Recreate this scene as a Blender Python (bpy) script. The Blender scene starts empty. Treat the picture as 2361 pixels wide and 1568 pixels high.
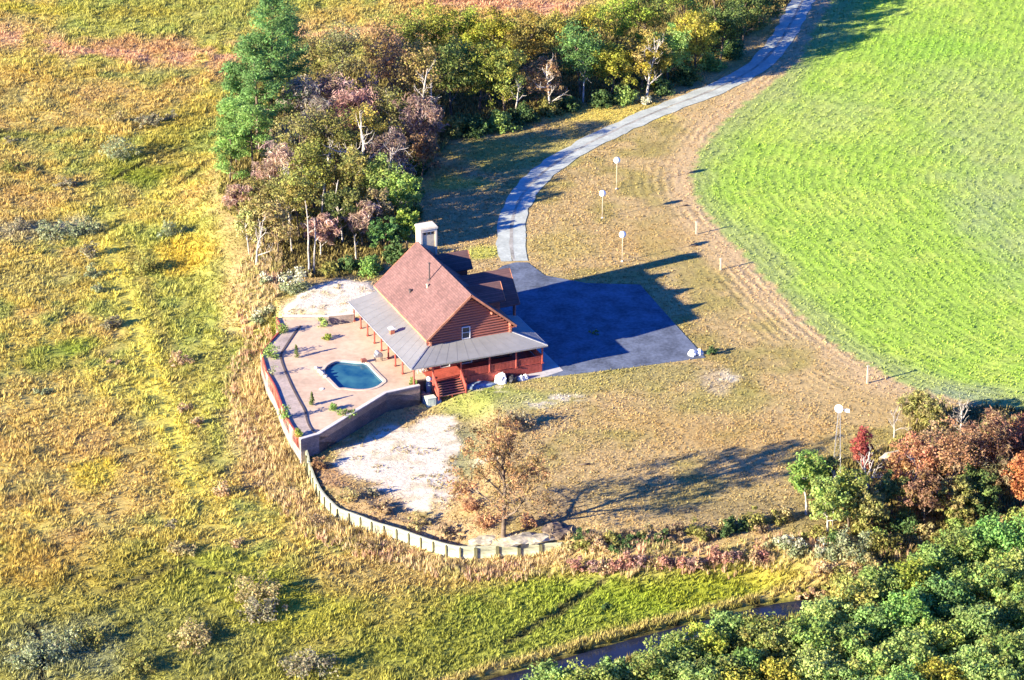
import bpy, math, random
import numpy as np
from mathutils import Vector, Matrix

C = bpy.context.scene.collection
SC = bpy.context.scene
rng = np.random.default_rng(11)
random.seed(5)

# ------------------------------------------------------------------ camera, sky, sun, exposure
DELTA = math.radians(24.457)          # camera looks down by this angle
DIST = 366.55                         # metres from the lens to the middle of the plot
HFOV = math.radians(18.0)
FW = np.array([0, math.cos(DELTA), -math.sin(DELTA)])
UP = np.array([0, math.sin(DELTA), math.cos(DELTA)])
CAM = -FW * DIST
cam_data = bpy.data.cameras.new('camera')
cam_data.sensor_width = 36.0
cam_data.lens = 18.0 / math.tan(HFOV / 2)
cam_data.clip_start = 5.0
cam_data.clip_end = 4000.0
cam = bpy.data.objects.new('camera', cam_data)
cam.location = CAM
cam.rotation_euler = (math.pi / 2 - DELTA, 0, 0)
C.objects.link(cam)
SC.camera = cam

SUN_AZ = math.radians(30.0)           # direction the shadows fall, from +x towards +y
SUN_EL = math.radians(17.5)
world = bpy.data.worlds.new('World')
SC.world = world
world.use_nodes = True
wn = world.node_tree
bgn = wn.nodes['Background']
sky = wn.nodes.new('ShaderNodeTexSky')
sky.sky_type = 'NISHITA'
sky.sun_disc = False
sky.sun_elevation = SUN_EL
sky.sun_rotation = math.radians(90) - (SUN_AZ + math.pi)   # sun stands opposite to the shadows
sky.altitude = 100
sky.air_density = 1.0
sky.dust_density = 0.3
sky.ozone_density = 8.0
tint = wn.nodes.new('ShaderNodeMix')                       # clear autumn sky, cooler than the model's
tint.data_type = 'RGBA'
tint.blend_type = 'MULTIPLY'
tint.inputs['Factor'].default_value = 1.0
tint.inputs['B'].default_value = (0.24, 0.60, 1.25, 1)
wn.links.new(sky.outputs[0], tint.inputs['A'])
wn.links.new(tint.outputs['Result'], bgn.inputs[0])
bgn.inputs[1].default_value = 0.08

sun_data = bpy.data.lights.new('sun', 'SUN')
sun_data.energy = 5.0
sun_data.angle = math.radians(0.5)
sun_data.color = (1.0, 0.885, 0.67)
sun = bpy.data.objects.new('sun', sun_data)
sd = Vector((math.cos(SUN_AZ) * math.cos(SUN_EL), math.sin(SUN_AZ) * math.cos(SUN_EL), -math.sin(SUN_EL)))
sun.rotation_euler = sd.to_track_quat('-Z', 'Y').to_euler()
C.objects.link(sun)

SC.view_settings.view_transform = 'Standard'
SC.view_settings.look = 'None'
SC.view_settings.exposure = 1.9
SC.view_settings.gamma = 1.0
SC.view_settings.use_curve_mapping = False
SC.cycles.max_bounces = 6
SC.cycles.use_denoising = True

# ------------------------------------------------------------------ measuring: photograph point -> place on the ground
PW, PH = 2360.0, 1568.0
FPX = PW / 2 / math.tan(HFOV / 2)


def A(px, py, z=0.0):
    """world point(s) at height z seen at that photograph point"""
    px, py, z = np.broadcast_arrays(np.asarray(px, float), np.asarray(py, float), np.asarray(z, float))
    r = FW * FPX + np.stack([px - PW / 2, 0 * px, 0 * px], -1) + UP * (PH / 2 - py)[..., None]
    t = (z - CAM[2]) / r[..., 2]
    return CAM + t[..., None] * r


def PX(p):
    v = np.asarray(p) - CAM
    d = v @ FW
    return PW / 2 + FPX * v[..., 0] / d, PH / 2 - FPX * (v @ UP) / d


def A2(pts, z=0.0):
    return np.array([A(x, y, z)[:2] for x, y in pts])


# ------------------------------------------------------------------ noise and distances (numpy)
def vnoise(x, y, s, seed=0):
    x = np.asarray(x) / s + seed * 17.31
    y = np.asarray(y) / s - seed * 9.77
    xi, yi = np.floor(x).astype(np.int64), np.floor(y).astype(np.int64)
    fx, fy = x - xi, y - yi
    fx = fx * fx * (3 - 2 * fx); fy = fy * fy * (3 - 2 * fy)

    def h(a, b):
        n = (a * 374761393 + b * 668265263 + seed * 1442695) & 0xFFFFFFFF
        n = ((n ^ (n >> 13)) * 1274126177) & 0xFFFFFFFF
        n = n ^ (n >> 16)
        return (n & 0xFFFF) / 65535.0
    a, b, c, d = h(xi, yi), h(xi + 1, yi), h(xi, yi + 1), h(xi + 1, yi + 1)
    return (a + (b - a) * fx) * (1 - fy) + (c + (d - c) * fx) * fy


def fbm(x, y, s, seed=0, o=3):
    t, w, tot = 0, 1.0, 0
    for i in range(o):
        t = t + w * vnoise(x, y, s / 2 ** i, seed + i * 7); tot += w; w *= 0.55
    return t / tot


def sstep(a, b, x):
    t = np.clip((x - a) / (b - a), 0, 1)
    return t * t * (3 - 2 * t)


def dline(x, y, pts, closed=False):
    pts = np.asarray(pts)
    n = len(pts)
    best = np.full(np.shape(x), 1e9)
    for i in range(n if closed else n - 1):
        a, b = pts[i], pts[(i + 1) % n]
        ab = b - a
        t = np.clip(((x - a[0]) * ab[0] + (y - a[1]) * ab[1]) / (ab @ ab + 1e-12), 0, 1)
        best = np.minimum(best, (x - a[0] - t * ab[0]) ** 2 + (y - a[1] - t * ab[1]) ** 2)
    return np.sqrt(best)


def inside(x, y, pts):
    pts = np.asarray(pts)
    r = np.zeros(np.shape(x), bool)
    j = len(pts) - 1
    for i in range(len(pts)):
        (xi, yi), (xj, yj) = pts[i], pts[j]
        r ^= ((yi > y) != (yj > y)) & (x < (xj - xi) * (y - yi) / (yj - yi + 1e-12) + xi)
        j = i
    return r


def sdist(x, y, pts):
    d = dline(x, y, pts, True)
    return np.where(inside(x, y, pts), d, -d)


def smooth_line(pts, k=2):
    pts = np.asarray(pts, float)
    for _ in range(k):
        q = [pts[0]]
        for a, b in zip(pts[:-1], pts[1:]):
            q += [a * .75 + b * .25, a * .25 + b * .75]
        q.append(pts[-1])
        pts = np.array(q)
    return pts


def resample(pts, step):
    pts = np.asarray(pts, float)
    s = np.r_[0, np.cumsum(np.linalg.norm(np.diff(pts, axis=0), axis=1))]
    n = max(1, round(s[-1] / step))
    t = np.linspace(0, s[-1], n + 1)
    return np.stack([np.interp(t, s, pts[:, k]) for k in range(pts.shape[1])], -1)


# ------------------------------------------------------------------ the plan of the plot
HX, HY, HYAW = -7.62, -1.45, math.radians(22.8)          # house centre and turn
HV = np.array([math.cos(HYAW), math.sin(HYAW)])           # house right
HR = np.array([-math.sin(HYAW), math.cos(HYAW)])          # house rear


def HW(x, y):
    return np.array([HX, HY]) + x * HV + y * HR


TZ = 1.05                                                # terrace level
RED_TOP = A2([(636, 730), (648, 757), (624, 783), (600, 811), (605, 828), (613, 856), (632, 889), (650, 938), (667, 975), (693, 1013)], 1.22)
BLK_TOP = A2([(693, 1012), (735, 1000), (890, 905), (968, 888)], 1.35)


def offset_line(pts, d):
    pts = np.asarray(pts)
    t = np.gradient(pts, axis=0)
    t /= np.linalg.norm(t, axis=1)[:, None]
    return pts + np.stack([t[:, 1], -t[:, 0]], -1) * d


BULK_T = offset_line(RED_TOP[1:], -0.55)
_b = [(711, 1072), (724, 1104), (742, 1138), (776, 1172), (831, 1192), (863, 1205), (922, 1222), (989, 1245), (1049, 1262), (1096, 1262),
      (1139, 1259), (1179, 1258), (1219, 1254), (1259, 1253), (1296, 1252)]
BULK_L = A2(_b, -0.85)
BULK = np.vstack([BULK_T, BULK_L])
BULK_Z = np.r_[np.full(len(BULK_T), -0.1), -0.65, np.full(len(BULK_L) - 1, -0.85)]
LOT_SOFT = np.vstack([BULK[-1:], A2([(1500, 1262), (1760, 1245), (1960, 1300), (2150, 1260), (2500, 1180), (2900, 900), (2900, -400), (1750, -400), (1700, -100), (1400, 70),
               (1000, 130), (730, 190), (630, 300), (560, 420), (590, 600), (630, 690)], -1.0)])
LOT = np.vstack([BULK, LOT_SOFT])
LOW = np.vstack([A2([(972, 935), (900, 955), (800, 1010), (740, 1045)], -0.9), BULK_L[:9]])
SANDLOW = A2([(770, 1060), (850, 1000), (960, 965), (1040, 960), (1060, 1010), (1030, 1060), (1050, 1120), (1000, 1180), (930, 1165), (860, 1120), (790, 1095)], -0.8)
SAND2 = A2([(655, 705), (700, 662), (780, 640), (860, 648), (900, 690), (850, 725), (740, 730), (660, 722)], 0.4)
FIELD_EDGE = smooth_line(A2([(1990, -120), (1900, 20), (1850, 130), (1790, 185), (1700, 250), (1640, 310), (1600, 370), (1592, 425), (1620, 485), (1690, 560),
                             (1765, 645), (1835, 720), (1905, 780), (1995, 838), (2100, 893), (2200, 925), (2380, 950), (2700, 940)]))
FIELD = np.vstack([FIELD_EDGE, A2([(3100, 900), (3100, -500), (2300, -500)])])
ROAD = smooth_line(A2([(1905, -120), (1880, -60), (1850, 0), (1825, 52), (1790, 110), (1740, 160), (1650, 207), (1550, 243), (1450, 285), (1370, 325), (1290, 368), (1225, 420), (1190, 470), (1177, 530), (1180, 585), (1184, 603)]))
LOTPAVE = A2([(1158, 614), (1188, 606), (1216, 606), (1256, 636), (1352, 654), (1475, 657), (1552, 744), (1625, 825), (1460, 847), (1300, 866), (1245, 870), (1130, 800), (1060, 690)])
CREEK = smooth_line(A2([(900, 1680), (1010, 1625), (1130, 1585), (1300, 1540), (1400, 1508), (1560, 1466), (1700, 1430), (1850, 1396), (1960, 1390), (2100, 1410), (2250, 1430), (2500, 1450)], -2.3))
DITCH = smooth_line(A2([(1170, 1478), (1230, 1440), (1280, 1415), (1320, 1385), (1390, 1345)], -2.0))
DITCH3 = smooth_line(A2([(262, 409), (310, 385), (350, 370), (415, 342)], -2.0))
DITCH4 = smooth_line(A2([(425, 415), (440, 408), (460, 392), (490, 375)], -2.0))
DITCH5 = smooth_line(A2([(250, 1360), (330, 1330), (380, 1310), (440, 1300), (560, 1330)], -2.0))
DITCH2 = smooth_line(A2([(95, 1568), (105, 1500), (90, 1460), (60, 1440)], -2.0))
TRACK = smooth_line(A2([(250, 560), (275, 640), (310, 740), (350, 860), (400, 1000), (450, 1130)], -2.0))
PINKBAND = smooth_line(A2([(-40, 70), (80, 95), (200, 120), (330, 130), (440, 135), (560, 120), (700, 80)], -2.0))
WOODS = A2([(640, 640), (560, 560), (500, 400), (520, 150), (640, 20), (700, 120), (820, 130), (1000, 60), (1200, 40), (1420, -10), (1600, -90), (1950, -90), (1760, 60), (1640, 150), (1490, 205), (1330, 245), (1180, 285), (1020, 340), (930, 440), (930, 560), (860, 640), (760, 635)], 0)
WOODR = A2([(1850, 1180), (1870, 1120), (1960, 1080), (2060, 1060), (2120, 980), (2230, 960), (2500, 960), (2500, 1700), (1200, 1700), (1250, 1570), (1580, 1480), (1750, 1420), (1960, 1330), (1980, 1250), (1900, 1230)], -1.5)


def ditches(x, y):
    d = dline(x, y, DITCH)
    for q in (DITCH2, DITCH3, DITCH4, DITCH5):
        d = np.minimum(d, dline(x, y, q))
    return d


def height(x, y, fine=True):
    db = dline(x, y, BULK)
    ds = dline(x, y, LOT_SOFT)
    ins = inside(x, y, LOT)
    soft = np.where(ins, 1.0, sstep(-9, 0, -ds))
    hard = np.where(ins, sstep(0.05, 0.5, db), 0.0)
    w = sstep(-3.0, 3.0, ds - db)                           # 1 next to the bulkhead
    lot = soft * (1 - w) + hard * w
    lo = -1.0 * (1 - sstep(1.0, 5.5, np.minimum(dline(x, y, LOW), np.maximum(0, -sdist(x, y, SANDLOW)))))
    lo = lo + 0.55 * sstep(-1.5, 1.5, sdist(x, y, SAND2))
    lo = lo - 0.9 * (1 - sstep(0, 9, dline(x, y, BULK_L[6:])))*0.6
    z = -2.15 + (lo + 2.15) * lot
    dc = dline(x, y, CREEK)
    z = z + 0.12 * np.exp(-((dc - 2.6) / 0.6) ** 2) - 0.9 * (1 - sstep(1.25, 2.1, dc))
    z = z - 0.3 * (1 - sstep(0.1, 0.5, ditches(x, y)))
    if fine:
        marsh = (1 - lot) * sstep(2.2, 3.2, dc)
        hum = (fbm(x, y * 0.8, 2.6, 3, 3) - 0.5) * 0.5 + (vnoise(x, y, 0.9, 9) - .5) * 0.2
        z = z + hum * marsh * 0.8
        f = sdist(x, y, FIELD)
        z = z + (vnoise(x, y, 1.1, 21) - .5) * (0.03 + 0.10 * sstep(0, 3, f)) * lot * (1 - sstep(-1.5, -.3, sdist(x, y, LOTPAVE))) * sstep(1.5, 2.6, dline(x, y, ROAD))
    return z


def G(px, py, n=7):
    """point on the terrain seen at that photograph point"""
    px = np.atleast_1d(np.asarray(px, float)); py = np.atleast_1d(np.asarray(py, float))
    z = np.full(px.shape, -0.5)
    for _ in range(n):
        p = A(px, py, z)
        z = 0.5 * z + 0.5 * height(p[:, 0], p[:, 1], False)
    p = A(px, py, z)
    p[:, 2] = height(p[:, 0], p[:, 1])
    return p


def G1(px, py):
    return G(px, py)[0]


def ell(x, y, cx, cy, rx, ry, z=-2.0, soft=0.6):
    """soft ellipse on the ground given by its photograph centre and radii"""
    c = A(cx, cy, z)
    d = np.sqrt(((x - c[0]) / (rx / 20.3)) ** 2 + ((y - c[1]) / (ry / 8.4)) ** 2)
    d = d + (fbm(x, y, 3.0, 31) - .5) * 0.9
    return 1 - sstep(1 - soft, 1 + soft * .4, d)


def lerp(c, k, m):
    return c + (np.asarray(k) - c) * np.clip(m, 0, 1)[:, None]


def ground_colour(x, y):
    """base colour of soil and plants at each point, with the zone each point belongs to"""
    n1, n2, n3 = fbm(x, y, 9, 40), fbm(x, y, 3.2, 41), vnoise(x, y, 0.8, 42)
    c = np.tile(np.array([0.515, 0.41, 0.10]), (len(x), 1))
    c = lerp(c, (0.56, 0.49, 0.11), sstep(.5, .7, n1))
    c = lerp(c, (0.30, 0.33, 0.085), sstep(.45, .7, n2) * .85)
    c = lerp(c, (0.50, 0.34, 0.12), sstep(.55, .8, fbm(x, y, 6, 44)) * .7)
    nb_ = fbm(x, y * .7, 24, 46)
    c = lerp(c, (0.33, 0.37, 0.08), sstep(.52, .68, nb_) * .6)
    c = lerp(c, (0.53, 0.35, 0.13), sstep(.52, .66, 1 - nb_) * .5)
    # towards the bottom of the picture the marsh turns olive and green
    px, py = PX(np.stack([x, y, np.full_like(x, -2.0)], -1))
    c = lerp(c, (0.30, 0.29, 0.05), sstep(1180, 1420, py + (n1 - .5) * 300) * .7)
    for (ex, ey, rx, ry, col, k) in [
            (320, 400, 110, 40, (.20, .25, .02), .8), (110, 825, 120, 40, (.24, .30, .04), .7), (190, 790, 60, 26, (.26, .32, .04), .7), (60, 310, 90, 16, (.22, .26, .05), .6),
            (380, 330, 80, 50, (.30, .26, .04), .6), (430, 590, 90, 55, (.62, .45, .06), .8), (220, 1090, 60, 40, (.6, .5, .05), .6), (470, 1330, 200, 60, (.3, .33, .04), .6),
            (380, 1480, 240, 90, (.27, .27, .07), .7), (130, 1500, 170, 60, (.27, .28, .14), .7), (250, 1320, 160, 50, (.36, .28, .06), .6), (700, 1400, 170, 60, (.36, .36, .04), .6),
            (850, 1330, 130, 40, (.44, .30, .12), .5), (100, 1290, 110, 50, (.5, .34, .07), .6), (60, 530, 110, 40, (.36, .33, .2), .7), (180, 520, 70, 30, (.40, .36, .24), .7),
            (90, 640, 120, 60, (.42, .36, .12), .6), (420, 280, 100, 60, (.36, .30, .05), .6), (60, 20, 160, 24, (.5, .45, .06), .6), (330, 30, 140, 26, (.42, .34, .05), .6),
            (300, 110, 240, 48, (.56, .30, .15), .75), (90, 170, 140, 36, (.46, .31, .07), .5), (520, 160, 90, 50, (.55, .33, .13), .7), (1150, 5, 300, 30, (.6, .33, .2), .8), (760, 40, 120, 40, (.5, .34, .10), .6),
            (900, 75, 260, 40, (.62, .40, .20), .8), (1280, 20, 80, 36, (.62, .32, .22), .7), (1400, 60, 50, 50, (.6, .34, .16), .7),
            (1500, 1390, 420, 46, (.27, .36, .03), .85), (1250, 1430, 260, 60, (.30, .35, .05), .8), (1700, 1360, 220, 36, (.34, .36, .04), .8), (1850, 1335, 140, 26, (.46, .38, .06), .7),
            (1100, 1500, 240, 60, (.27, .31, .05), .7), (1380, 1345, 60, 20, (.30, .36, .05), .6), (960, 1480, 150, 50, (.3, .3, .05), .6),
            (560, 950, 50, 120, (.60, .44, .20), .6), (600, 1070, 60, 50, (.56, .34, .2), .5), (560, 700, 60, 90, (.60, .44, .2), .6)]:
        c = lerp(c, col, ell(x, y, ex, ey, rx, ry) * k)
    c = lerp(c, (0.66, 0.38, 0.22), np.exp(-(dline(x, y, PINKBAND) / 4.5) ** 2) * sstep(.35, .6, n2) * .8)
    c = lerp(c, (0.64, 0.55, 0.10), np.exp(-(dline(x, y, TRACK) / 1.8) ** 2) * .8)
    c = lerp(c, (0.36, 0.30, 0.08), np.exp(-(dline(x, y, TRACK + np.array([2.6, 0.6])) / .7) ** 2) * .7)
    # reed belt below the bulkhead
    db = dline(x, y, BULK)
    ins = inside(x, y, LOT)
    c = lerp(c, (0.56, 0.42, 0.20), (1 - sstep(1.5, 5.5, db + (n2 - .5) * 3)) * (~ins) * .8)
    # creek: mud and dry edge
    dc = dline(x, y, CREEK)
    c = lerp(c, (0.50, 0.38, 0.14), np.exp(-((dc - 2.7) / 0.9) ** 2) * .85)
    c = lerp(c, (0.035, 0.028, 0.018), 1 - sstep(1.6, 2.2, dc + (n3 - .5) * .5))
    c = lerp(c, (0.10, 0.085, 0.04), (1 - sstep(.25, .7, ditches(x, y) + (n3 - .5) * .4)) * .8)
    # the plot: mown lawn
    lot = np.where(ins, 1.0, sstep(-7, -1, -dline(x, y, LOT_SOFT)))
    lot = np.where(~ins & (db < dline(x, y, LOT_SOFT)), 0, lot)
    L = np.tile(np.array([0.50, 0.36, 0.16]), (len(x), 1))
    L = lerp(L, (0.37, 0.30, 0.10), sstep(.48, .68, fbm(x, y, 7, 50)))
    L = lerp(L, (0.52, 0.38, 0.18), sstep(.5, .75, fbm(x, y, 4.5, 51)) * .6)
    L = lerp(L, (0.29, 0.22, 0.09), sstep(.55, .8, n3) * .45)
    for (ex, ey, rx, ry, col, k) in [
            (1150, 925, 150, 34, (.24, .30, .06), .8), (1350, 880, 240, 40, (.30, .28, .08), .6), (1650, 930, 160, 40, (.28, .26, .07), .6), (1480, 980, 160, 30, (.40, .28, .10), .5),
            (1560, 870, 160, 26, (.28, .24, .09), .6), (1660, 885, 50, 34, (.46, .36, .24), .6), (1080, 1040, 60, 70, (.20, .22, .11), .7), (980, 1020, 60, 40, (.3, .28, .16), .5),
            (1200, 360, 200, 60, (.30, .29, .07), .7), (1040, 430, 120, 26, (.44, .39, .08), .8), (1400, 270, 180, 30, (.50, .40, .09), .8), (1120, 590, 60, 20, (.40, .40, .08), .8),
            (1290, 570, 90, 60, (.36, .30, .09), .5), (1750, 330, 60, 90, (.42, .29, .11), .6), (1500, 560, 120, 50, (.40, .27, .10), .5), (1700, 1010, 260, 40, (.38, .25, .09), .5),
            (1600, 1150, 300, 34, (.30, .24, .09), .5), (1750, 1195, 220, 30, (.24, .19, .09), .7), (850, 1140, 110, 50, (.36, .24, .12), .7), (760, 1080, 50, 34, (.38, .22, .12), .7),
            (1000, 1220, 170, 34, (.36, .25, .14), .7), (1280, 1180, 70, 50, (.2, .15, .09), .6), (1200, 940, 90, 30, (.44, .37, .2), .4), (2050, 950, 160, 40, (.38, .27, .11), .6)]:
        L = lerp(L, np.array(col) * 1.2, ell(x, y, ex, ey, rx, ry, -.4) * k)
    fe = sdist(x, y, FIELD)
    L = lerp(L, (0.56, 0.40, 0.21), sstep(-6.5, -1.0, fe + (n2 - .5) * 2.5) * .8)
    # bare sandy ground
    s1 = sdist(x, y, SANDLOW) + (fbm(x, y, 2.4, 60) - .5) * 5.0
    s2 = sdist(x, y, SAND2) + (fbm(x, y, 2.4, 61) - .5) * 4.0
    sand = np.maximum(sstep(-.8, 1.0, s1) * (1 - .4 * sstep(.55, .68, fbm(x * .6, y, 1.3, 63))), sstep(-.8, .8, s2) * (1 - .5 * sstep(.55, .7, fbm(x, y, 1.1, 64))))
    L = lerp(L, (0.74, 0.64, 0.49), sand)
    for (ex, ey, rx, ry) in [(1245, 940, 40, 10), (1120, 905, 60, 9), (1190, 1240, 70, 12), (1130, 1060, 45, 12), (1680, 880, 26, 22), (1300, 925, 50, 8)]:
        L = lerp(L, (0.60, 0.53, 0.38), ell(x, y, ex, ey, rx, ry, -.4, .8) * sstep(.4, .6, vnoise(x, y * 2, 1.0, 66)))
    # woodland floor
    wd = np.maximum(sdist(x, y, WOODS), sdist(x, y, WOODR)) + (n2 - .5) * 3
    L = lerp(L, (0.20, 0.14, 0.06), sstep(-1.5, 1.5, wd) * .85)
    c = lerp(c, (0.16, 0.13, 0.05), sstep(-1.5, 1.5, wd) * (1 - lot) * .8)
    # the crop field
    F = np.tile(np.array([0.33, 0.48, 0.075]), (len(x), 1))
    F = lerp(F, (0.43, 0.53, 0.10), sstep(.45, .7, fbm(x, y, 4, 70)) * .6)
    F = lerp(F, (0.34, 0.38, 0.14), (1 - sstep(1.5, 6, fe + (n1 - .5) * 6)) * .75)
    F = lerp(F, (0.36, 0.40, 0.16), ell(x, y, 2300, 320, 260, 330, 0, .9) * .5)
    F = lerp(F, (0.38, 0.40, 0.18), ell(x, y, 1900, 260, 200, 90, 0, .9) * .35)
    F = lerp(F, (0.30, 0.36, 0.18), ell(x, y, 2290, 500, 110, 200, 0, .9) * .4)
    F = lerp(F, (0.25, 0.47, 0.05), ell(x, y, 2150, 110, 260, 60, 0, .9) * .6)
    F = lerp(F, (0.27, 0.32, 0.2), ell(x, y, 2200, 915, 130, 26, 0, .9) * .7)
    L = lerp(L, F, sstep(-.5, .5, fe + (n3 - .5) * 1.4))
    c = c + (L - c) * lot[:, None]
    zone = np.zeros(len(x), int)                                      # marsh
    zone[lot > .5] = 1                                                # lawn
    zone[(lot > .5) & (sand > .5)] = 2                                # sand
    zone[(lot > .5) & (fe > 0)] = 3                                   # field
    zone[(lot <= .5) & (px > 930) & (py > 1290) & (dc < 22)] = 4      # creek bank
    zone[(wd > 0) & (fe < 0)] = 5                                     # woodland floor
    row = -fe
    rowm = sstep(-13, -2, fe) * (1 - sstep(-.4, .2, fe)) * lot * .7 * (.25 + sstep(.4, .62, fbm(x, y, 7, 72))) + sstep(0, 1, fe) * .35
    return np.clip(c, 0.005, 0.9), zone, row, rowm


# ------------------------------------------------------------------ mesh helpers
def fast_mesh(name, v, f, mats=(), col=None, extra=None, smooth=False):
    """v (n,3), f (m,k) with k the same for all"""
    me = bpy.data.meshes.new(name)
    v = np.asarray(v, np.float32); f = np.asarray(f, np.int32)
    me.vertices.add(len(v)); me.vertices.foreach_set('co', v.ravel())
    k = f.shape[1]
    me.loops.add(f.size); me.loops.foreach_set('vertex_index', f.ravel())
    me.polygons.add(len(f)); me.polygons.foreach_set('loop_start', np.arange(0, f.size, k, dtype=np.int32))
    if smooth:
        me.polygons.foreach_set('use_smooth', np.ones(len(f), bool))
    me.update(calc_edges=True)
    if col is not None:
        a = me.color_attributes.new('col', 'FLOAT_COLOR', 'POINT')
        a.data.foreach_set('color', np.c_[col, np.ones(len(col))].astype(np.float32).ravel())
    for nm, arr in (extra or {}).items():
        a = me.attributes.new(nm, 'FLOAT', 'POINT')
        a.data.foreach_set('value', np.asarray(arr, np.float32))
    for m in mats:
        me.materials.append(m)
    return me


def link(name, me, parent=None, loc=None):
    o = bpy.data.objects.new(name, me)
    C.objects.link(o)
    if parent is not None:
        o.parent = parent
    if loc is not None:
        o.location = loc
    return o


def tag(o, label=None, cat=None, group=None, kind=None):
    for k, val in (('label', label), ('category', cat), ('group', group), ('kind', kind)):
        if val:
            o[k] = val
    return o


def thing(name, label, cat, loc=(0, 0, 0), rz=0.0, group=None):
    o = bpy.data.objects.new(name, None)
    o.empty_display_size = 0.3
    o.location = loc
    o.rotation_euler = (0, 0, rz)
    C.objects.link(o)
    return tag(o, label, cat, group)


class MB:
    def __init__(self):
        self.v, self.f = [], []

    def add(self, v, f):
        n = len(self.v)
        self.v += [tuple(map(float, p)) for p in v]
        self.f += [tuple(i + n for i in q) for q in f]
        return self

    def box(self, x0, x1, y0, y1, z0, z1):
        return self.add([(x0, y0, z0), (x1, y0, z0), (x1, y1, z0), (x0, y1, z0), (x0, y0, z1), (x1, y0, z1), (x1, y1, z1), (x0, y1, z1)],
                        [(3, 2, 1, 0), (4, 5, 6, 7), (0, 1, 5, 4), (1, 2, 6, 5), (2, 3, 7, 6), (3, 0, 4, 7)])

    def bar(self, a, b, w, h, up=(0, 0, 1)):
        a, b, up = Vector(a), Vector(b), Vector(up)
        d = (b - a).normalized()
        s = d.cross(up)
        if s.length < 1e-4:
            s = Vector((1, 0, 0))
        s.normalize()
        u = s.cross(d).normalized()
        s, u = s * w / 2, u * h / 2
        v = [p + q for p in (a, b) for q in (-s - u, s - u, s + u, -s + u)]
        return self.add(v, [(0, 1, 2, 3)[::-1], (4, 5, 6, 7), (0, 1, 5, 4), (1, 2, 6, 5), (2, 3, 7, 6), (3, 0, 4, 7)])

    def tube(self, pts, radii, n=6, cap=True):
        pts = [Vector(p) for p in pts]
        rings = []
        for i, p in enumerate(pts):
            d = (pts[min(i + 1, len(pts) - 1)] - pts[max(i - 1, 0)])
            d = d.normalized() if d.length > 1e-9 else Vector((0, 0, 1))
            a = d.cross(Vector((0.31, 0.87, 0.2)) if abs(d.z) > .9 else Vector((0, 0, 1))).normalized()
            b = d.cross(a)
            r = radii[i] if hasattr(radii, '__len__') else radii
            rings.append([p + (a * math.cos(2 * math.pi * k / n) + b * math.sin(2 * math.pi * k / n)) * r for k in range(n)])
        base = len(self.v)
        for r in rings:
            self.v += [tuple(q) for q in r]
        for i in range(len(pts) - 1):
            for k in range(n):
                k2 = (k + 1) % n
                self.f.append((base + i * n + k, base + (i + 1) * n + k, base + (i + 1) * n + k2, base + i * n + k2))
        if cap:
            self.f.append(tuple(base + k for k in range(n)))
            self.f.append(tuple(base + (len(pts) - 1) * n + k for k in range(n))[::-1])
        return self

    def lathe(self, prof, n=16, c=(0, 0, 0), axis='z'):
        base = len(self.v)
        for r, z in prof:
            for k in range(n):
                a = 2 * math.pi * k / n
                p = (r * math.cos(a), r * math.sin(a), z) if axis == 'z' else (r * math.cos(a), z, r * math.sin(a))
                self.v.append((c[0] + p[0], c[1] + p[1], c[2] + p[2]))
        for i in range(len(prof) - 1):
            for k in range(n):
                k2 = (k + 1) % n
                q = (base + i * n + k, base + i * n + k2, base + (i + 1) * n + k2, base + (i + 1) * n + k)
                self.f.append(q if axis == 'z' else q[::-1])
        return self

    def prism(self, poly, z0, z1):
        """poly: plan points counter-clockwise"""
        n = len(poly)
        ar = sum(poly[i][0] * poly[(i + 1) % n][1] - poly[(i + 1) % n][0] * poly[i][1] for i in range(n))
        if ar < 0:
            poly = list(poly)[::-1]
        v = [(p[0], p[1], z0) for p in poly] + [(p[0], p[1], z1) for p in poly]
        f = [tuple(range(n))[::-1], tuple(range(n, 2 * n))] + [(i, (i + 1) % n, n + (i + 1) % n, n + i) for i in range(n)]
        return self.add(v, f)

    def slab(self, top, t):
        """a plate: top corners (3-D, counter-clockwise from above), thickness t straight down"""
        n = len(top)
        v = [tuple(p) for p in top] + [(p[0], p[1], p[2] - t) for p in top]
        return self.add(v, [tuple(range(n)), tuple(range(n, 2 * n))[::-1]] + [(i, n + i, n + (i + 1) % n, (i + 1) % n) for i in range(n)])

    def build(self, name, mat, parent=None, smooth=False, loc=None):
        me = bpy.data.meshes.new(name)
        me.from_pydata(self.v, [], self.f)
        me.materials.append(mat)
        if smooth:
            me.polygons.foreach_set('use_smooth', np.ones(len(me.polygons), bool))
        me.update()
        return link(name, me, parent, loc)


# ------------------------------------------------------------------ materials
def nodes(name):
    m = bpy.data.materials.new(name)
    m.use_nodes = True
    return m, m.node_tree, m.node_tree.nodes['Principled BSDF']


def N(t, kind, **kw):
    n = t.nodes.new(kind)
    for k, val in kw.items():
        if k.startswith('i_'):
            key = k[2:]
            n.inputs[int(key) if key.isdigit() else key.replace('_', ' ')].default_value = val
        else:
            setattr(n, k, val)
    return n


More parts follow.
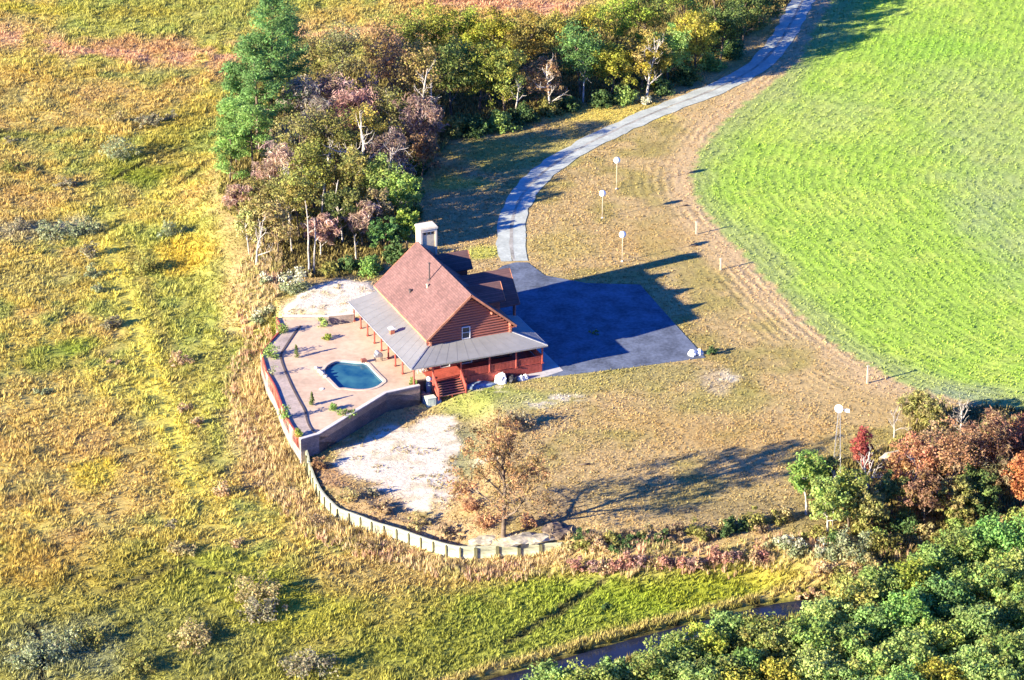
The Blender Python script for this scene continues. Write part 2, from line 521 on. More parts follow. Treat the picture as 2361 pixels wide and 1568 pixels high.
def mat(name, c, rough=0.8, var=0.25, scale=3.0, bump=0.15, spec=0.3, c2=None, stretch=(1, 1, 1), metal=0.0, dirt=0.0):
    """a base colour broken up by two sizes of noise, with fine relief"""
    m, t, b = nodes(name)
    co = N(t, 'ShaderNodeTexCoord')
    mp = N(t, 'ShaderNodeMapping')
    mp.inputs['Scale'].default_value = stretch
    t.links.new(co.outputs['Object'], mp.inputs['Vector'])
    n1 = N(t, 'ShaderNodeTexNoise', i_Scale=scale, i_Detail=6.0, i_Roughness=0.65)
    n2 = N(t, 'ShaderNodeTexNoise', i_Scale=scale * 0.17, i_Detail=3.0)
    for n in (n1, n2):
        t.links.new(mp.outputs[0], n.inputs['Vector'])
    mx = N(t, 'ShaderNodeMix', data_type='RGBA')
    c2 = c2 or tuple(max(0, k * (1 - var * 1.6)) for k in c)
    mx.inputs['A'].default_value = (*c2, 1)
    mx.inputs['B'].default_value = (*[min(1, k * (1 + var * .6)) for k in c], 1)
    ad = N(t, 'ShaderNodeMath', operation='ADD')
    t.links.new(n1.outputs['Fac'], ad.inputs[0]); t.links.new(n2.outputs['Fac'], ad.inputs[1])
    rp = N(t, 'ShaderNodeMapRange')
    rp.inputs['From Min'].default_value = 0.75; rp.inputs['From Max'].default_value = 1.25
    t.links.new(ad.outputs[0], rp.inputs['Value'])
    t.links.new(rp.outputs[0], mx.inputs['Factor'])
    t.links.new(mx.outputs['Result'], b.inputs['Base Color'])
    b.inputs['Roughness'].default_value = rough
    b.inputs['Metallic'].default_value = metal
    b.inputs['Specular IOR Level'].default_value = spec
    if bump:
        bp = N(t, 'ShaderNodeBump', i_Strength=bump, i_Distance=0.04)
        t.links.new(n1.outputs['Fac'], bp.inputs['Height'])
        t.links.new(bp.outputs[0], b.inputs['Normal'])
    return m


def foliage_mat(name, trans=0.35):
    m, t, b = nodes(name)
    at = N(t, 'ShaderNodeAttribute', attribute_name='col')
    t.links.new(at.outputs['Color'], b.inputs['Base Color'])
    b.inputs['Roughness'].default_value = 0.75
    b.inputs['Specular IOR Level'].default_value = 0.15
    tr = N(t, 'ShaderNodeBsdfTranslucent')
    t.links.new(at.outputs['Color'], tr.inputs['Color'])
    ms = N(t, 'ShaderNodeMixShader', i_0=trans)
    t.links.new(b.outputs[0], ms.inputs[1]); t.links.new(tr.outputs[0], ms.inputs[2])
    t.links.new(ms.outputs[0], t.nodes['Material Output'].inputs[0])
    return m


def ground_mat():
    m, t, b = nodes('ground_cover')
    at = N(t, 'ShaderNodeAttribute', attribute_name='col')
    rw = N(t, 'ShaderNodeAttribute', attribute_name='row')
    rm = N(t, 'ShaderNodeAttribute', attribute_name='rowm')
    co = N(t, 'ShaderNodeTexCoord')
    n1 = N(t, 'ShaderNodeTexNoise', i_Scale=2.6, i_Detail=8.0, i_Roughness=0.75)
    n2 = N(t, 'ShaderNodeTexNoise', i_Scale=0.5, i_Detail=5.0, i_Roughness=0.6)
    for n in (n1, n2):
        t.links.new(co.outputs['Object'], n.inputs['Vector'])
    # mottling
    r1 = N(t, 'ShaderNodeMapRange')
    for k, val in (('From Min', .3), ('From Max', .7), ('To Min', .62), ('To Max', 1.32)):
        r1.inputs[k].default_value = val
    t.links.new(n1.outputs['Fac'], r1.inputs['Value'])
    # furrows and wheel lines that follow the field edge
    ph = N(t, 'ShaderNodeMath', operation='MULTIPLY_ADD'); ph.inputs[1].default_value = 5.2
    t.links.new(rw.outputs['Fac'], ph.inputs[0])
    nn = N(t, 'ShaderNodeMath', operation='MULTIPLY'); nn.inputs[1].default_value = 7.0
    t.links.new(n2.outputs['Fac'], nn.inputs[0]); t.links.new(nn.outputs[0], ph.inputs[2])
    sn = N(t, 'ShaderNodeMath', operation='SINE'); t.links.new(ph.outputs[0], sn.inputs[0])
    sm = N(t, 'ShaderNodeMath', operation='MULTIPLY'); t.links.new(sn.outputs[0], sm.inputs[0]); t.links.new(rm.outputs['Fac'], sm.inputs[1])
    s2 = N(t, 'ShaderNodeMath', operation='MULTIPLY_ADD'); s2.inputs[1].default_value = 0.22; s2.inputs[2].default_value = 1.0
    t.links.new(sm.outputs[0], s2.inputs[0])
    mu = N(t, 'ShaderNodeMath', operation='MULTIPLY'); t.links.new(r1.outputs[0], mu.inputs[0]); t.links.new(s2.outputs[0], mu.inputs[1])
    vm = N(t, 'ShaderNodeVectorMath', operation='SCALE')
    t.links.new(at.outputs['Color'], vm.inputs[0]); t.links.new(mu.outputs[0], vm.inputs['Scale'])
    t.links.new(vm.outputs[0], b.inputs['Base Color'])
    b.inputs['Roughness'].default_value = 0.95
    b.inputs['Specular IOR Level'].default_value = 0.05
    hs = N(t, 'ShaderNodeMath', operation='MULTIPLY_ADD'); hs.inputs[1].default_value = .25
    t.links.new(sm.outputs[0], hs.inputs[0]); t.links.new(n1.outputs['Fac'], hs.inputs[2])
    bp = N(t, 'ShaderNodeBump', i_Strength=0.7, i_Distance=0.22)
    t.links.new(hs.outputs[0], bp.inputs['Height']); t.links.new(bp.outputs[0], b.inputs['Normal'])
    return m


def shingle_mat():
    m = mat('roof_shingles', (0.20, 0.112, 0.103), 0.9, 0.14, 2.2, 0.2, 0.2)
    t = m.node_tree
    b = t.nodes['Principled BSDF']
    co = N(t, 'ShaderNodeTexCoord')
    br = N(t, 'ShaderNodeTexBrick', offset=0.5)
    br.inputs['Scale'].default_value = 1.0
    br.inputs['Brick Width'].default_value = 0.45; br.inputs['Row Height'].default_value = 0.16
    br.inputs['Mortar Size'].default_value = 0.012
    br.inputs['Color1'].default_value = (.75, .75, .75, 1); br.inputs['Color2'].default_value = (1.15, 1.1, 1.08, 1); br.inputs['Mortar'].default_value = (.5, .5, .5, 1)
    sw = N(t, 'ShaderNodeSeparateXYZ'); cb = N(t, 'ShaderNodeCombineXYZ')
    t.links.new(co.outputs['Object'], sw.inputs[0])
    t.links.new(sw.outputs['Y'], cb.inputs['X']); t.links.new(sw.outputs['Z'], cb.inputs['Y'])
    t.links.new(cb.outputs[0], br.inputs['Vector'])
    old = b.inputs['Base Color'].links[0].from_socket
    mx = N(t, 'ShaderNodeMix', data_type='RGBA', blend_type='MULTIPLY'); mx.inputs['Factor'].default_value = 0.8
    t.links.new(old, mx.inputs['A']); t.links.new(br.outputs['Color'], mx.inputs['B'])
    t.links.new(mx.outputs['Result'], b.inputs['Base Color'])
    return m


def block_mat():
    m = mat('wall_blocks', (0.36, 0.295, 0.26), 0.9, 0.22, 3.0, 0.3, 0.1)
    t = m.node_tree
    b = t.nodes['Principled BSDF']
    co = N(t, 'ShaderNodeTexCoord')
    br = N(t, 'ShaderNodeTexBrick', offset=0.5)
    br.inputs['Brick Width'].default_value = 0.45; br.inputs['Row Height'].default_value = 0.2; br.inputs['Scale'].default_value = 1.0
    br.inputs['Mortar Size'].default_value = 0.015
    br.inputs['Color1'].default_value = (.8, .8, .8, 1); br.inputs['Color2'].default_value = (1.15, 1.1, 1.05, 1); br.inputs['Mortar'].default_value = (.55, .55, .55, 1)
    sw = N(t, 'ShaderNodeSeparateXYZ'); cb = N(t, 'ShaderNodeCombineXYZ')
    t.links.new(co.outputs['Object'], sw.inputs[0])
    ad = N(t, 'ShaderNodeMath', operation='ADD')
    t.links.new(sw.outputs['X'], ad.inputs[0]); t.links.new(sw.outputs['Y'], ad.inputs[1])
    t.links.new(ad.outputs[0], cb.inputs['X']); t.links.new(sw.outputs['Z'], cb.inputs['Y'])
    t.links.new(cb.outputs[0], br.inputs['Vector'])
    old = b.inputs['Base Color'].links[0].from_socket
    mx = N(t, 'ShaderNodeMix', data_type='RGBA', blend_type='MULTIPLY'); mx.inputs['Factor'].default_value = 0.85
    t.links.new(old, mx.inputs['A']); t.links.new(br.outputs['Color'], mx.inputs['B'])
    t.links.new(mx.outputs['Result'], b.inputs['Base Color'])
    return m


M = {
    'ground': ground_mat(),
    'leaf': foliage_mat('leaves', 0.4),
    'blade': foliage_mat('grass_blades', 0.25),
    'bark': mat('brown_bark', (0.20, 0.15, 0.11), .95, .4, 5, .4, .1),
    'pale_bark': mat('bleached_bark', (0.58, 0.52, 0.45), .9, .35, 5, .3, .1),
    'shingle': shingle_mat(),
    'log': mat('stained_log', (0.40, 0.14, 0.095), .6, .35, 3.0, .2, .3, stretch=(1, 6, 6)),
    'log_end': mat('pale_log_end', (0.62, 0.26, 0.14), .7, .25, 6.0, .1),
    'redwood': mat('red_stained_wood', (0.47, 0.10, 0.07), .6, .25, 4.0, .1),
    'tread': mat('worn_red_tread', (0.46, 0.19, 0.14), .7, .2, 4, .1),
    'porch_roof': mat('grey_metal_roof', (0.265, 0.26, 0.25), .75, .10, 1.2, .03, .4),
    'seam': mat('roof_seam', (0.25, 0.245, 0.24), .75, .1, 2, .02),
    'dark': mat('dark_interior', (0.03, 0.025, 0.022), .9, .2, 3, 0),
    'glass': mat('dark_glass', (0.03, 0.045, 0.06), .08, .2, .6, 0, .6),
    'cream': mat('cream_paint', (0.78, 0.68, 0.52), .6, .12, 2.5, .05),
    'white': mat('white_paint', (0.78, 0.76, 0.72), .5, .12, 2.5, .05),
    'stucco': mat('cream_stucco', (0.60, 0.50, 0.35), .9, .2, 2.5, .2),
    'steel': mat('galvanised_steel', (0.42, 0.42, 0.43), .45, .2, 3, .05, .5, metal=.5),
    'dark_metal': mat('dark_metal', (0.09, 0.07, 0.07), .5, .2, 3, .05),
    'concrete': mat('concrete', (0.50, 0.48, 0.45), .9, .2, 1.5, .15),
    'asphalt': mat('asphalt', (0.14, 0.165, 0.215), .9, .32, 2.5, .2, .2),
    'gravel': mat('pale_gravel', (0.48, 0.51, 0.44), .95, .18, 3.0, .5, .1),
    'block': block_mat(),
    'cap': mat('pale_cap_stone', (0.68, 0.62, 0.55), .85, .15, 2.0, .1),
    'paver': mat('tan_pavers', (0.64, 0.465, 0.32), .9, .16, 1.6, .12, .1),
    'bed': mat('grey_bed_gravel', (0.47, 0.38, 0.32), .95, .2, 4.0, .4, .1),
    'edging': mat('dark_edging', (0.12, 0.09, 0.08), .9, .2, 3, .1),
    'coping': mat('pale_coping', (0.62, 0.49, 0.37), .8, .15, 2, .1),
    'panel': mat('weathered_white_boards', (0.58, 0.58, 0.40), .85, .45, 1.3, .12, .1, stretch=(1, 1, 3)),
    'piling': mat('dark_piling', (0.16, 0.15, 0.08), .9, .4, 3, .2, .1),
    'blue': mat('shade_blue_plastic', (0.05, 0.16, 0.42), .45, .2, 3, .05),  # blue of the shade on pale equipment, put into the colour
    'bluegrey': mat('tarp_and_shade_blue', (0.20, 0.28, 0.40), .6, .3, 3, .2),  # tarp colour, also the shade tint painted on pale pool equipment
    'palegreen': mat('pale_green_box', (0.62, 0.70, 0.58), .6, .15, 2, .05),
    'black': mat('black_plastic', (0.03, 0.03, 0.035), .5, .2, 3, .05),
    'tan': mat('weathered_post', (0.60, 0.50, 0.36), .9, .2, 4, .1),
    'stone': mat('pale_boulder', (0.66, 0.60, 0.52), .9, .25, 4, .35),
    'sandpile': mat('sand_and_boards', (0.55, 0.48, 0.34), .95, .35, 2.2, .5, .1),
    'pool_tile': mat('pool_shell', (0.30, 0.42, 0.48), .4, .2, 2, .03),
    'globe': mat('white_globe', (0.86, 0.88, 0.86), .3, .04, 1, 0, .5),
}


def water_mat(name, c, c2, scale, rough=0.06):
    m, t, b = nodes(name)
    co = N(t, 'ShaderNodeTexCoord')
    n1 = N(t, 'ShaderNodeTexNoise', i_Scale=scale, i_Detail=3.0)
    t.links.new(co.outputs['Object'], n1.inputs['Vector'])
    mx = N(t, 'ShaderNodeMix', data_type='RGBA')
    mx.inputs['A'].default_value = (*c, 1); mx.inputs['B'].default_value = (*c2, 1)
    rp = N(t, 'ShaderNodeMapRange'); rp.inputs['From Min'].default_value = .35; rp.inputs['From Max'].default_value = .65
    t.links.new(n1.outputs['Fac'], rp.inputs['Value']); t.links.new(rp.outputs[0], mx.inputs['Factor'])
    t.links.new(mx.outputs['Result'], b.inputs['Base Color'])
    b.inputs['Roughness'].default_value = rough
    b.inputs['IOR'].default_value = 1.33
    n3 = N(t, 'ShaderNodeTexNoise', i_Scale=1.6, i_Detail=4.0, i_Distortion=.8)
    t.links.new(co.outputs['Object'], n3.inputs['Vector'])
    bp = N(t, 'ShaderNodeBump', i_Strength=.12, i_Distance=.1)
    t.links.new(n3.outputs['Fac'], bp.inputs['Height']); t.links.new(bp.outputs[0], b.inputs['Normal'])
    return m


M['pool_water'] = water_mat('pool_water', (0.008, 0.065, 0.14), (0.05, 0.17, 0.20), .45)
M['creek_water'] = water_mat('creek_water', (0.012, 0.016, 0.035), (0.02, 0.026, 0.05), .3, .04)

# ------------------------------------------------------------------ the ground: one fine sheet, cut into its zones
GX0, GX1, GY0, GY1 = -86.0, 86.0, -88.0, 134.0
nx, ny = 440, 500
gx, gy = np.meshgrid(np.linspace(GX0, GX1, nx), np.linspace(GY0, GY1, ny))
gx, gy = gx.ravel(), gy.ravel()
gz = height(gx, gy)
edge = np.minimum(np.minimum(gx - GX0, GX1 - gx), np.minimum(gy - GY0, GY1 - gy))
gz = np.where(edge < 1e-6, np.where(gx > 30, np.where(gy > -20, 0.0, -2.15), -2.15), gz)
gcol, gzone, grow, growm = ground_colour(gx, gy)
ii = np.arange(nx * ny).reshape(ny, nx)
quads = np.stack([ii[:-1, :-1], ii[:-1, 1:], ii[1:, 1:], ii[1:, :-1]], -1).reshape(-1, 4)
qz = gzone[quads[:, 0]]
for zid, nm in enumerate(['marsh_ground', 'lawn_ground', 'sand_ground', 'field_ground', 'creek_bank_ground', 'woodland_ground']):
    q = quads[qz == zid]
    if not len(q):
        continue
    u, inv = np.unique(q, return_inverse=True)
    me = fast_mesh(nm, np.c_[gx, gy, gz][u], inv.reshape(-1, 4), (M['ground'],), gcol[u], {'row': grow[u], 'rowm': growm[u]}, True)
    tag(link(nm, me), kind='structure')
# countryside beyond the picture, one ring out to the horizon
xs = [-1500, -400, GX0, 30, GX1, 400, 1500]; ys = [-600, -250, GY0, -20, GY1, 500, 2500]
v, f, cc = [], [], []
for j, yy in enumerate(ys):
    for i, xx in enumerate(xs):
        v.append((xx, yy, 0.0 if (xx > 30 and yy > -20) else -2.15)); cc.append((.22, .36, .06) if (xx > 30 and yy > -20) else (.42, .31, .07))
for j in range(6):
    for i in range(6):
        if 2 <= i <= 3 and 2 <= j <= 3:
            continue
        k = j * 7 + i
        f.append((k, k + 1, k + 8, k + 7))
me = fast_mesh('countryside', v, f, (M['ground'],), np.array(cc), {'row': np.zeros(len(v)), 'rowm': np.zeros(len(v))})
tag(link('countryside', me), kind='structure')


def ribbon(name, line, half, m, zoff, z=None, wob=0.0, kind='structure'):
    line = resample(line, 0.9)
    t = np.gradient(line, axis=0); t /= np.linalg.norm(t, axis=1)[:, None]
    nrm = np.stack([-t[:, 1], t[:, 0]], -1)
    k = 7
    v = []
    for j in range(k):
        s = (j / (k - 1) * 2 - 1)
        o = half * s * (1 + wob * (vnoise(line[:, 0], line[:, 1], 1.7, 80 + j) - .5))
        p = line + nrm * o[:, None]
        zz = height(p[:, 0], p[:, 1], False) if z is None else np.full(len(p), z)
        v.append(np.c_[p, zz + zoff])
    v = np.stack(v, 1)
    n = len(line)
    idx = np.arange(n * k).reshape(n, k)
    f = np.stack([idx[:-1, 1:], idx[:-1, :-1], idx[1:, :-1], idx[1:, 1:]], -1).reshape(-1, 4)
    me = fast_mesh(name, v.reshape(-1, 3), f, (m,), smooth=True)
    return tag(link(name, me), kind=kind)


ribbon('creek_water', CREEK, 2.2, M['creek_water'], 0, z=-2.5)
ribbon('gravel_road', ROAD, 1.72, M['gravel'], 0.05, wob=.3)
# grass strip between the wheel tracks
rz = resample(ROAD, .5)
tt = np.gradient(rz, axis=0); tt /= np.linalg.norm(tt, axis=1)[:, None]
strip = ribbon('road_grass_strip', ROAD, 0.2, mat('road_middle_grass', (0.40, 0.38, 0.32), .95, .3, 2.0, .4, .1), 0.056, wob=1.2)
MB().slab([(p[0], p[1], 0.065) for p in (LOTPAVE[::-1] if True else LOTPAVE)], 0.3).build('asphalt_parking', M['asphalt'])['kind'] = 'structure'

# ------------------------------------------------------------------ the log house (local x to its right, y to its rear, z from the plot)
house = thing('log_house', 'red-brown log house with steep shingled roof, grey wraparound porch roof and dormers', 'house', (HX, HY, 0), HYAW)
EX, EY, ZE, ZR = 5.31, 8.2, 5.0, 9.54                    # eave half width, gable half length, eave and ridge height
SL = (ZR - ZE) / EX
WX, WF, WB = 4.76, -7.6, 7.6                             # wall faces
DK = 1.1                                                 # deck height
TH = 0.2


def hp(name, mb, m, parent=None, smooth=False):
    return mb.build(name, m, parent or house, smooth)


_cyl = None


def log(a, b, r, name='log', m=None, parent=None):
    """a round log from a to b, all logs share one mesh"""
    global _cyl
    if _cyl is None:
        mb = MB(); mb.tube([(0, 0, -.5), (0, 0, .5)], 1.0, 10)
        _cyl = {}
        o = mb.build('log', M['log'], None, True)
        _cyl['log'] = o.data
        bpy.data.objects.remove(o)
    key = m.name if m else 'log'
    if key not in _cyl:
        me = _cyl['log'].copy(); me.materials[0] = m; _cyl[key] = me
    a, b = Vector(a), Vector(b)
    o = bpy.data.objects.new(name, _cyl[key])
    C.objects.link(o)
    o.parent = parent or house
    d = b - a
    o.location = (a + b) / 2
    o.rotation_mode = 'QUATERNION'
    o.rotation_quaternion = d.to_track_quat('Z', 'Y')
    o.scale = (r, r, d.length)
    return o


# core walls (plain body behind the logs), foundation
core = MB()
core.prism([(-WX + .12, WF + .12), (WX - .12, WF + .12), (WX - .12, WB - .12), (-WX + .12, WB - .12)], -1.2, 4.6)
hp('wall', core, M['log'])
zt = lambda x: ZR - TH - .18 - SL * abs(x)
for y0, y1 in ((WF + .12, WF + .3), (WB - .3, WB - .12)):
    gab = MB()
    P = [(-WX + .12, 4.58), (WX - .12, 4.58), (WX - .12, zt(WX)), (0, zt(0)), (-WX + .12, zt(WX))]
    gab.add([(x, y0, z) for x, z in P] + [(x, y1, z) for x, z in P], [(0, 1, 2, 3, 4), (9, 8, 7, 6, 5)] + [(i, i + 5, (i + 1) % 5 + 5, (i + 1) % 5) for i in range(5)])
    hp('gable_wall', gab, M['log'])
LR = 0.165
z = DK + .16
while z < 9.0:                                           # front wall and gable, log by log, leaving out the window
    half = WX + .32 if z < 5.15 else min(WX + .1, (ZR - TH - .1 - z - LR) / SL)
    if half < .35:
        break
    spans = [(-half, half)]
    if 4.1 < z < 5.62:
        spans = [(-half, -.49 - .52), (-.49 + .52, half)]
    if z < 3.3:
        spans = [(-half, -3.6), (-2.4, -1.2), (.2, 1.9), (3.3, half)]
    for a, b in spans:
        if b - a > .2:
            log((a, WF, z), (b, WF, z), LR)
    if z < 5.0:                                          # side walls cross the front ones at the corners
        for s in (-1, 1):
            if s < 0 and z < 3.3:
                for a, b in ((WF - .32, -5.2), (-3.4, -1.6), (-.2, 2.0), (3.6, WB + .32)):
                    log((s * WX, a, z + .15), (s * WX, b, z + .15), LR)
            else:
                log((s * WX, WF - .32, z + .15), (s * WX, WB + .32, z + .15), LR)
    z += 0.31
for s in (-1, 1):                                        # cut ends of the corner logs
    e = MB()
    z = DK + .16
    while z < 5.0:
        e.tube([(s * WX, WF - .325, z + .15), (s * WX, WF - .36, z + .15)], LR * .93, 10)
        z += .31
    hp('log_ends', e, M['log_end'])
# doors and windows of the ground floor (in the porch shade) and the gable window


def window(x, y, z0, w, h, face, parent=None, frame=M['white'], name='window'):
    """face: 'f' looks to the front, 'l' to the left, 'r' right"""
    fr, gl = MB(), MB()
    t = .06

    def put(mb, a0, a1, z0_, z1_, d0, d1):
        if face == 'f':
            mb.box(x + a0, x + a1, y - d1, y - d0, z0_, z1_)
        elif face == 'l':
            mb.box(x - d1, x - d0, y + a0, y + a1, z0_, z1_)
        else:
            mb.box(x + d0, x + d1, y + a0, y + a1, z0_, z1_)
    put(fr, -w / 2, -w / 2 + t, z0 + t, z0 + h - t, -.1, .19)
    put(fr, w / 2 - t, w / 2, z0 + t, z0 + h - t, -.1, .19)
    put(fr, -w / 2, w / 2, z0, z0 + t, -.1, .2)
    put(fr, -w / 2, w / 2, z0 + h - t, z0 + h, -.1, .2)
    put(fr, -w / 2 + t, w / 2 - t, z0 + h * .5 - .025, z0 + h * .5 + .025, .02, .1)
    o = fr.build(name, frame, parent or house)
    put(gl, -w / 2 + t, w / 2 - t, z0 + t, z0 + h - t, -.04, .012)
    gl.build('pane', M['glass'], o)
    return o


window(-.49, WF, 4.16, .98, 1.42, 'f')
for x, w, z0, h in ((-3.0, 1.16, 1.15, 2.1), (-.5, 1.36, 1.15, 2.1), (2.6, 1.36, 1.6, 1.6)):
    window(x, WF, z0, w, h, 'f')
for y, w, z0, h in ((-4.3, 1.7, 1.15, 2.1), (-.9, 1.35, 1.15, 2.1), (2.8, 1.5, 1.6, 1.6)):
    window(-WX, y, z0, w, h, 'l')

# main roof: two thick slopes, fascia boards under the rakes and eaves
for s, nm in ((-1, 'roof'), (1, 'roof')):
    a = [(s * EX, -EY, ZE), (s * .0, -EY, ZR), (0, EY, ZR), (s * EX, EY, ZE)]
    if s < 0:
        a = a[::-1]
    a = a[::-1] if s > 0 and False else a
    mb = MB()
    v = a + [(p[0], p[1], p[2] - TH) for p in a]
    mb.add(v, [(0, 1, 2, 3), (7, 6, 5, 4), (0, 4, 5, 1), (1, 5, 6, 2), (2, 6, 7, 3), (3, 7, 4, 0)])
    o = hp('roof', mb, M['shingle'])
    me = o.data
    bm_fix = False
rid = MB()
rid.add([(-.22, -EY - .02, ZR - .17), (0, -EY - .02, ZR + .035), (.22, -EY - .02, ZR - .17), (-.22, EY + .02, ZR - .17), (0, EY + .02, ZR + .035), (.22, EY + .02, ZR - .17)],
        [(0, 1, 4, 3), (1, 2, 5, 4)])
hp('ridge_cap', rid, M['shingle'])
for y in (-EY - .03, EY + .03):
    for s in (-1, 1):
        fb = MB()
        fb.bar((s * (EX + .02), y, ZE - .13), (s * .02, y, ZR - .13), .05, .24, (0, 0, 1))
        hp('rake_board', fb, M['log_end'])
for s in (-1, 1):
    fb = MB()
    fb.box(s * EX - .03 + s * .035, s * EX + .03 + s * .035, -EY, EY, ZE - .26, ZE - .02)
    hp('eave_board', fb, M['log_end'])
    sf = MB()                                            # soffit closing eave to wall
    sf.add([(s * EX, -EY + .05, ZE - .24), (s * (WX - .1), -EY + .05, ZE - .24), (s * (WX - .1), EY - .05, ZE - .24), (s * EX, EY - .05, ZE - .24)], [(0, 1, 2, 3)])
    hp('soffit', sf, M['log'])
# exposed purlin ends under the front gable
for x, zz in ((-WX + .05, ZE + .05), (WX - .05, ZE + .05), (0, ZR - .62), (-2.5, ZR - .62 - 2.5 * SL), (2.5, ZR - .62 - 2.5 * SL)):
    log((x, WF + .2, zz), (x, -EY + .06, zz), .15, 'purlin')
# things on the left slope
rz_ = lambda x: ZR - SL * abs(x)
sp = MB(); sp.tube([(-1.58, .41, rz_(-1.58) - .1), (-1.58, .41, rz_(-1.58) + 1.95)], .085, 10)
pipe = hp('stove_pipe', sp, M['dark_metal'])
cp = MB(); cp.lathe([(.0, 2.1), (.15, 2.02), (.15, 1.95), (.09, 1.93)], 10, (-1.58, .41, rz_(-1.58)))
cp.build('pipe_cap', M['dark_metal'], pipe)
fl = MB(); fl.lathe([(.26, -.24), (.2, .05), (.1, .12)], 10, (-1.58, .41, rz_(-1.58)))
fl.build('flashing', M['dark_metal'], pipe)
v1 = MB(); v1.lathe([(.1, -.2), (.1, .3), (.16, .32), (.16, .40), (0, .42)], 10, (-2.17, -.4, rz_(-2.17)))
hp('roof_vent', v1, M['stucco'])
v2 = MB(); v2.lathe([(.15, -.25), (.13, .22), (.2, .24), (.18, .36), (0, .4)], 10, (-3.5, 1.45, rz_(-3.5)))
hp('roof_vent', v2, M['dark_metal'])
# faint weathered flashing line under the vents handled by the shingle grain

# chimney at the rear gable
CX0, CX1, CY0, CY1, CZ = .12, 2.02, 7.35, 8.75, 11.2
ch = MB(); ch.box(CX0, CX1, CY0, CY1, -.8, CZ)
chim = hp('chimney', ch, M['stucco'])
for y0, y1 in ((CY0 - .07, CY0), (CY1, CY1 + .07)):
    q = MB()
    for x0, x1 in ((CX0 - .06, CX0 + .17), (CX1 - .17, CX1 + .06)):
        q.box(x0, x1, y0, y1, 5.6, CZ)
    q.box(CX0 + .17, CX1 - .17, y0, y1, CZ - .28, CZ)
    q.build('corner_trim', M['cream'], chim)
q = MB(); q.box(CX0 - .14, CX1 + .14, CY0 - .16, CY1 + .16, CZ, CZ + .2)
q.box(CX0 - .06, CX1 + .06, CY0 - .05, CY1 + .05, CZ + .2, CZ + .3)
q.build('cap', M['cream'], chim)
for k in range(3):
    x = CX0 + .36 + k * .46
    q = MB(); q.box(x, x + .3, CY0 - .035, CY0 + .2, CZ - .62, CZ - .36)
    q.build('flue_opening', M['dark'], chim)


# dormers and the entrance gable on the right slope
def gable_roof(parent, x0, x1, yc, w, zr_, ze_, name='dormer_roof', t=.14, over=.0):
    for s in (-1, 1):
        mb = MB()
        a = [(x0, yc, zr_), (x1, yc, zr_), (x1, yc + s * w, ze_), (x0, yc + s * w, ze_)]
        vv = a + [(p[0], p[1], p[2] - t) for p in a]
        ff = [(0, 1, 2, 3), (7, 6, 5, 4), (0, 4, 5, 1), (1, 5, 6, 2), (2, 6, 7, 3), (3, 7, 4, 0)]
        if s > 0:
            pass
        else:
            ff = [q[::-1] for q in ff]
        mb.add(vv, [q[::-1] for q in ff])
        mb.build(name, M['shingle'], parent)
        rb = MB(); rb.bar((x1 + .03, yc + s * .01, zr_ - .1), (x1 + .03, yc + s * w, ze_ - .1), .05, .2)
        rb.build('rake_board', M['log_end'], parent)


for yc, zz in ((-4.2, 8.78), (5.4, 8.82)):
    w, ze_ = 1.46, zz - 1.75
    xw = 4.55
    wl = MB()
    P = [(yc - w + .3, 4.9), (yc + w - .3, 4.9), (yc + w - .3, ze_ + .2), (yc, zz - .25), (yc - w + .3, ze_ + .2)]
    wl.add([(xw, y, z_) for y, z_ in P] + [(.9, y, z_) for y, z_ in P], [(0, 1, 2, 3, 4), (9, 8, 7, 6, 5)] + [(i, i + 5, (i + 1) % 5 + 5, (i + 1) % 5) for i in range(5)])
    d = hp('dormer', wl, M['log'])
    gable_roof(d, .5, 5.05, yc, w, zz, ze_)
    window(xw + .01, yc, 5.75, 1.1, 1.35, 'r', d)
po = MB()
yc, zz, w = .65, 7.92, 3.05
P = [(yc - w + .4, 4.4), (yc + w - .4, 4.4), (yc + w - .4, zz - 2.9), (yc, zz - .3), (yc - w + .4, zz - 2.9)]
po.add([(7.7, y, z_) for y, z_ in P] + [(1.6, y, z_) for y, z_ in P], [(0, 1, 2, 3, 4), (9, 8, 7, 6, 5)] + [(i, i + 5, (i + 1) % 5 + 5, (i + 1) % 5) for i in range(5)])
portico = hp('entrance_gable', po, M['log'])
gable_roof(portico, 1.5, 8.2, yc, w, zz, zz - 3.16, 'gable_roof', .18)
for y in (yc - w + .5, yc + w - .5):
    q = MB(); q.tube([(7.75, y, .1), (7.75, y, 4.5)], .17, 10)
    q.build('post', M['log'], portico, True)
q = MB(); q.box(WX, 8.1, yc - w + .2, yc + w - .2, -.3, .35)
q.build('entrance_step', M['concrete'], portico)
window(WX, yc, .4, 1.2, 2.2, 'r', portico, M['log_end'], 'front_door')

# wraparound porch roof
PL, PF, PR, PB = -EX - 3.04, -EY - 3.1, EX + 2.48, EY + .31
ZI, ZO = 4.12, 3.4
q = MB()


def rooftop(pts):
    v_ = list(pts) + [(p[0], p[1], p[2] - .16) for p in pts]
    n = len(pts)
    q.add(v_, [tuple(range(n)), tuple(range(n, 2 * n))[::-1]] + [(i, n + i, n + (i + 1) % n, (i + 1) % n) for i in range(n)])


def porch_part(pts):
    mb = MB()
    n = len(pts)
    v_ = list(pts) + [(p[0], p[1], p[2] - .15) for p in pts]
    mb.add(v_, [tuple(range(n)), tuple(range(n, 2 * n))[::-1]] + [(i, n + i, n + (i + 1) % n, (i + 1) % n) for i in range(n)])
    return hp('porch_roof', mb, M['porch_roof'])


